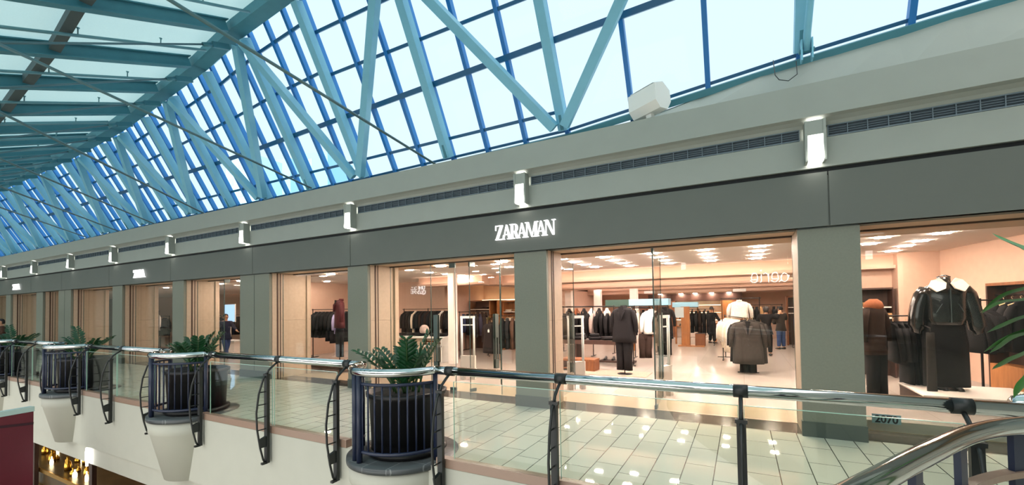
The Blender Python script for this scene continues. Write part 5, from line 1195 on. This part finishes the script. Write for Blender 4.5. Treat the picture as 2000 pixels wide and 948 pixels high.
# ================================================================== PEOPLE
def skin_mesh(verts, edges, radii, root=0, sub=2):
    me = bpy.data.meshes.new('tmp'); me.from_pydata(verts, edges, []); o = bpy.data.objects.new('tmp', me); COL.objects.link(o)
    sk = o.modifiers.new('s', 'SKIN'); sk.use_smooth_shade = True
    for i, r in enumerate(radii):
        v = me.skin_vertices[0].data[i]; v.radius = (r, r) if not isinstance(r, tuple) else r; v.use_root = (i == root)
    ss = o.modifiers.new('u', 'SUBSURF'); ss.levels = ss.render_levels = sub
    r = evaluated_mesh(o); bpy.data.objects.remove(o); bpy.data.meshes.remove(me); return r
def link_mesh(name, me, m_, parent=None):
    me.materials.clear(); me.materials.append(m_); o = bpy.data.objects.new(name, me); COL.objects.link(o)
    for p in me.polygons: p.use_smooth = True
    if parent: o.parent = parent
    return o
def person(label, loc, rotz, h, arms, legs, top, bottom, hair, coat_len=.0, skin='b98a6c', lean=0):
    """arms/legs: [(elbow, hand), ...] and [(knee, ankle), ...] in body units (fraction of height); figure faces -y"""
    s = h
    root = empty('person', loc, rotz); tag(root, label, 'person')
    ln = lean
    pel = Vector((0, 0, .53)); ch = Vector((0, -ln*.6, .72)); nk = Vector((0, -ln, .835)); hdb = Vector((0, -ln-.006, .875)); hd = Vector((0, -ln-.012, .925)); hdt = Vector((0, -ln-.008, .972))
    V = [pel, Vector((0, -ln*.3, .62)), ch, Vector((0, -ln*.9, .80)), nk, hdb, hd, hdt]; E = [(0, 1), (1, 2), (2, 3), (3, 4), (4, 5), (5, 6), (6, 7)]
    Rr = [.072, .068, (.085, .062), .06, .03, .034, .047, .036]
    A = []
    for sd, (el, hn) in zip((-1, 1), arms):
        i = len(V); sh = Vector((sd*.108, -ln*.9, .795)); el = Vector(el); hn = Vector(hn); dirh = (hn-el).normalized()
        V += [sh, el, hn, hn+dirh*.045]; E += [(3, i), (i, i+1), (i+1, i+2), (i+2, i+3)]; Rr += [.037, .027, .018, .021]; A.append((sh, el, hn, dirh))
    LG = []
    for sd, (kn, an) in zip((-1, 1), legs):
        i = len(V); hp = Vector((sd*.05, 0, .49)); kn = Vector(kn); an = Vector(an); to = an+Vector((sd*.012, -.075, -.028))
        V += [hp, kn, an, to]; E += [(0, i), (i, i+1), (i+1, i+2), (i+2, i+3)]; Rr += [.056, .036, .025, .02]; LG.append((hp, kn, an, to))
    me = skin_mesh([tuple(v*s) for v in V], E, [tuple(q*s for q in r) if isinstance(r, tuple) else r*s for r in Rr])
    # fingers, nose and ears joined into the body mesh
    add = MB()
    for sd, (sh, el, hn, dh) in zip((-1, 1), A):
        side = dh.cross(Vector((0, 1, 0))); side = side.normalized() if side.length > .1 else Vector((0, 0, 1)); b = hn+dh*.05
        for k, L in enumerate((.038, .044, .041, .032)):
            st = b+side*(-.014+.0095*k); add.tube([tuple((st-dh*.012)*s), tuple((st+dh*L*.55)*s), tuple((st+dh*L*.95+Vector((0, -.012, 0)))*s)], [.0055*s, .0052*s, .004*s], 7)
        th = hn+dh*.02; add.tube([tuple(th*s), tuple((th-side*.022+dh*.018)*s), tuple((th-side*.026+dh*.036)*s)], [.0062*s, .0058*s, .0045*s], 7)
    f = Vector((0, -ln-.058, .918)); add.loft([[((f.x+r*math.cos(2*PI*i/8))*s, (f.y+dy)*s, (f.z+dz+r*math.sin(2*PI*i/8))*s) for i in range(8)] for r, dy, dz in ((.010, .012, .008), (.009, 0, -.003), (.003, -.006, -.006))])
    for sd in (-1, 1): add.loft([[((sd*(.046+dx))*s, (-ln-.004+r*math.cos(2*PI*i/8))*s, (.918+1.5*r*math.sin(2*PI*i/8))*s) for i in range(8)] for dx, r in ((-.004, .009), (.005, .010), (.008, .006))])
    bm = bmesh.new(); bm.from_mesh(me); m2 = add.mesh('x'); bm.from_mesh(m2); bm.to_mesh(me); bm.free()
    link_mesh('body', me, mat('skin_'+skin, skin, .5), root)
    ey = MB()
    for sd in (-1, 1): ey.loft([[((sd*.017+r*math.cos(2*PI*i/8))*s, (-ln-.054+dy)*s, (.930+.6*r*math.sin(2*PI*i/8))*s) for i in range(8)] for r, dy in ((.007, .004), (.006, -.003), (.001, -.004))])
    ey.build('eyes', M_HAIR, root)
    MB().bar(((-.016)*s, (-ln-.056)*s, .893*s), ((.016)*s, (-ln-.056)*s, .893*s), .006*s, .006*s).build('mouth', mat('lip', '8a5148', .5), root)
    # clothes follow the limbs
    V2 = [pel+Vector((0, 0, -.05)), Vector((0, -ln*.3, .62)), ch, Vector((0, -ln*.9, .80)), nk+Vector((0, 0, -.012))]; E2 = [(0, 1), (1, 2), (2, 3), (3, 4)]; R2 = [.088, .086, (.105, .08), .074, .04]
    for sd, (sh, el, hn, dh) in zip((-1, 1), A):
        i = len(V2); V2 += [sh, el, hn-dh*.01]; E2 += [(3, i), (i, i+1), (i+1, i+2)]; R2 += [.05, .039, .03]
    link_mesh('jacket', skin_mesh([tuple(v*s) for v in V2], E2, [tuple(q*s for q in r) if isinstance(r, tuple) else r*s for r in R2]), FB[top], root)
    coat_len = coat_len or .075
    if coat_len:
        MB().loft([ring(0, -ln*.1*s, z*s, a*s, b*s, 22, 2.2, .03, 1, 6) for z, a, b in ((.60, .085, .075), (.50, .10, .085), (.5-coat_len*.5, .108, .092), (.5-coat_len, .118, .10))]).build('coat_skirt', FB[top], root)
    V3 = [Vector((0, 0, .59)), Vector((0, 0, .50))]; E3 = [(0, 1)]; R3 = [.075, .08]
    for sd, (hp, kn, an, to) in zip((-1, 1), LG):
        i = len(V3); V3 += [hp, kn, an+Vector((0, 0, .02))]; E3 += [(1, i), (i, i+1), (i+1, i+2)]; R3 += [.068, .05, .04]
    link_mesh('trousers', skin_mesh([tuple(v*s) for v in V3], E3, [r*s for r in R3]), FB[bottom], root)
    for hp, kn, an, to in LG:
        d = (to-an); sh_ = MB(); sh_.loft([[((an.x+x_*.035*math.cos(2*PI*i/10))*s, (an.y+y_)*s, max(.002, (an.z-.028+z_+z_*math.sin(2*PI*i/10)))*s) for i in range(10)] for x_, y_, z_ in ((.6, .035, .02), (.9, .03, .024), (1, -.03, .02), (1, -.08, .013), (.5, -.105, .008))]); sh_.build('shoe', mat('black_shoe_leather', '', .35), root)
    c = hd+Vector((0, .012, .012)); rings = []
    for z_, r_, y_ in ((-.062 if hair == 'long' else -.03, .045, .018), (-.02, .056, .012), (.02, .056, .004), (.045, .042, .002), (.058, .015, .002)):
        rings.append([((c.x+r_*.92*math.cos(2*PI*i/16))*s, (c.y+y_*.6+r_*(1.0 if math.sin(2*PI*i/16) > 0 else (.72 if z_ < .03 else .95))*math.sin(2*PI*i/16)+(.02 if z_ < .0 and math.sin(2*PI*i/16) < 0 else 0))*s, (c.z+z_)*s) for i in range(16)])
    MB().loft(rings).build('hair', M_HAIR, root)
    return root
person('person in a long dark coat with back turned, standing by the small oak table', (-1.25, 21.9, .002), PI*.8, 1.72, [((-.17, -.03, .66), (-.17, -.12, .60)), ((.16, -.06, .67), (.10, -.18, .66))], [((-.06, -.0, .28), (-.075, .01, .035)), ((.06, -.02, .28), (.085, -.01, .035))], 'charcoal', 'black', 'short', .26)
person('person in black clothes reaching one hand up to the back rail', (.72, 17.3, .002), PI*.95, 1.72, [((-.18, -.06, .74), (-.21, -.14, .84)), ((.17, .0, .66), (.19, -.05, .55))], [((-.055, -.02, .28), (-.06, .02, .035)), ((.06, .0, .28), (.075, .0, .035))], 'black', 'black', 'long')
px_ = onY(441, 690, 9.4)
person('person in a dark jacket and blue jeans walking in the far shop bay', (px_.x, 9.4, .002), PI/2, 1.74, [((-.15, .06, .66), (-.14, .02, .55)), ((.15, -.06, .66), (.14, -.16, .62))], [((-.05, -.08, .29), (-.055, -.14, .045)), ((.05, .03, .28), (.055, .15, .055))], 'navy', 'denim', 'short', 0)
p2_ = onY(424, 690, 10.6)
person('person in black standing just behind the walking shopper', (p2_.x, 10.6, .002), PI*.6, 1.70, [((-.15, .02, .66), (-.14, -.1, .6)), ((.15, -.02, .66), (.13, -.12, .6))], [((-.05, -.0, .28), (-.055, .01, .035)), ((.05, .0, .28), (.06, .0, .035))], 'black', 'charcoal', 'short', .15)
p3_ = onY(2, 650, 5.4)
person('person in brown at the railing by the far frame edge', (p3_.x, 5.4, 0), 0, 1.68, [((-.15, .0, .66), (-.13, -.1, .60)), ((.15, 0, .66), (.13, -.1, .60))], [((-.05, -.0, .28), (-.055, .01, .035)), ((.05, .0, .28), (.06, .0, .035))], 'brown', 'black', 'long', 0)
p4_ = onY(1525, 640, 19.8)
person('person with a pale scarf sleeve behind the person in black', (p4_.x, 19.8, .002), PI*1.2, 1.70, [((-.15, .0, .68), (-.12, -.12, .74)), ((.15, 0, .66), (.13, -.1, .60))], [((-.05, -.0, .28), (-.055, .01, .035)), ((.05, .0, .28), (.06, .0, .035))], 'grey', 'denim', 'short', 0)
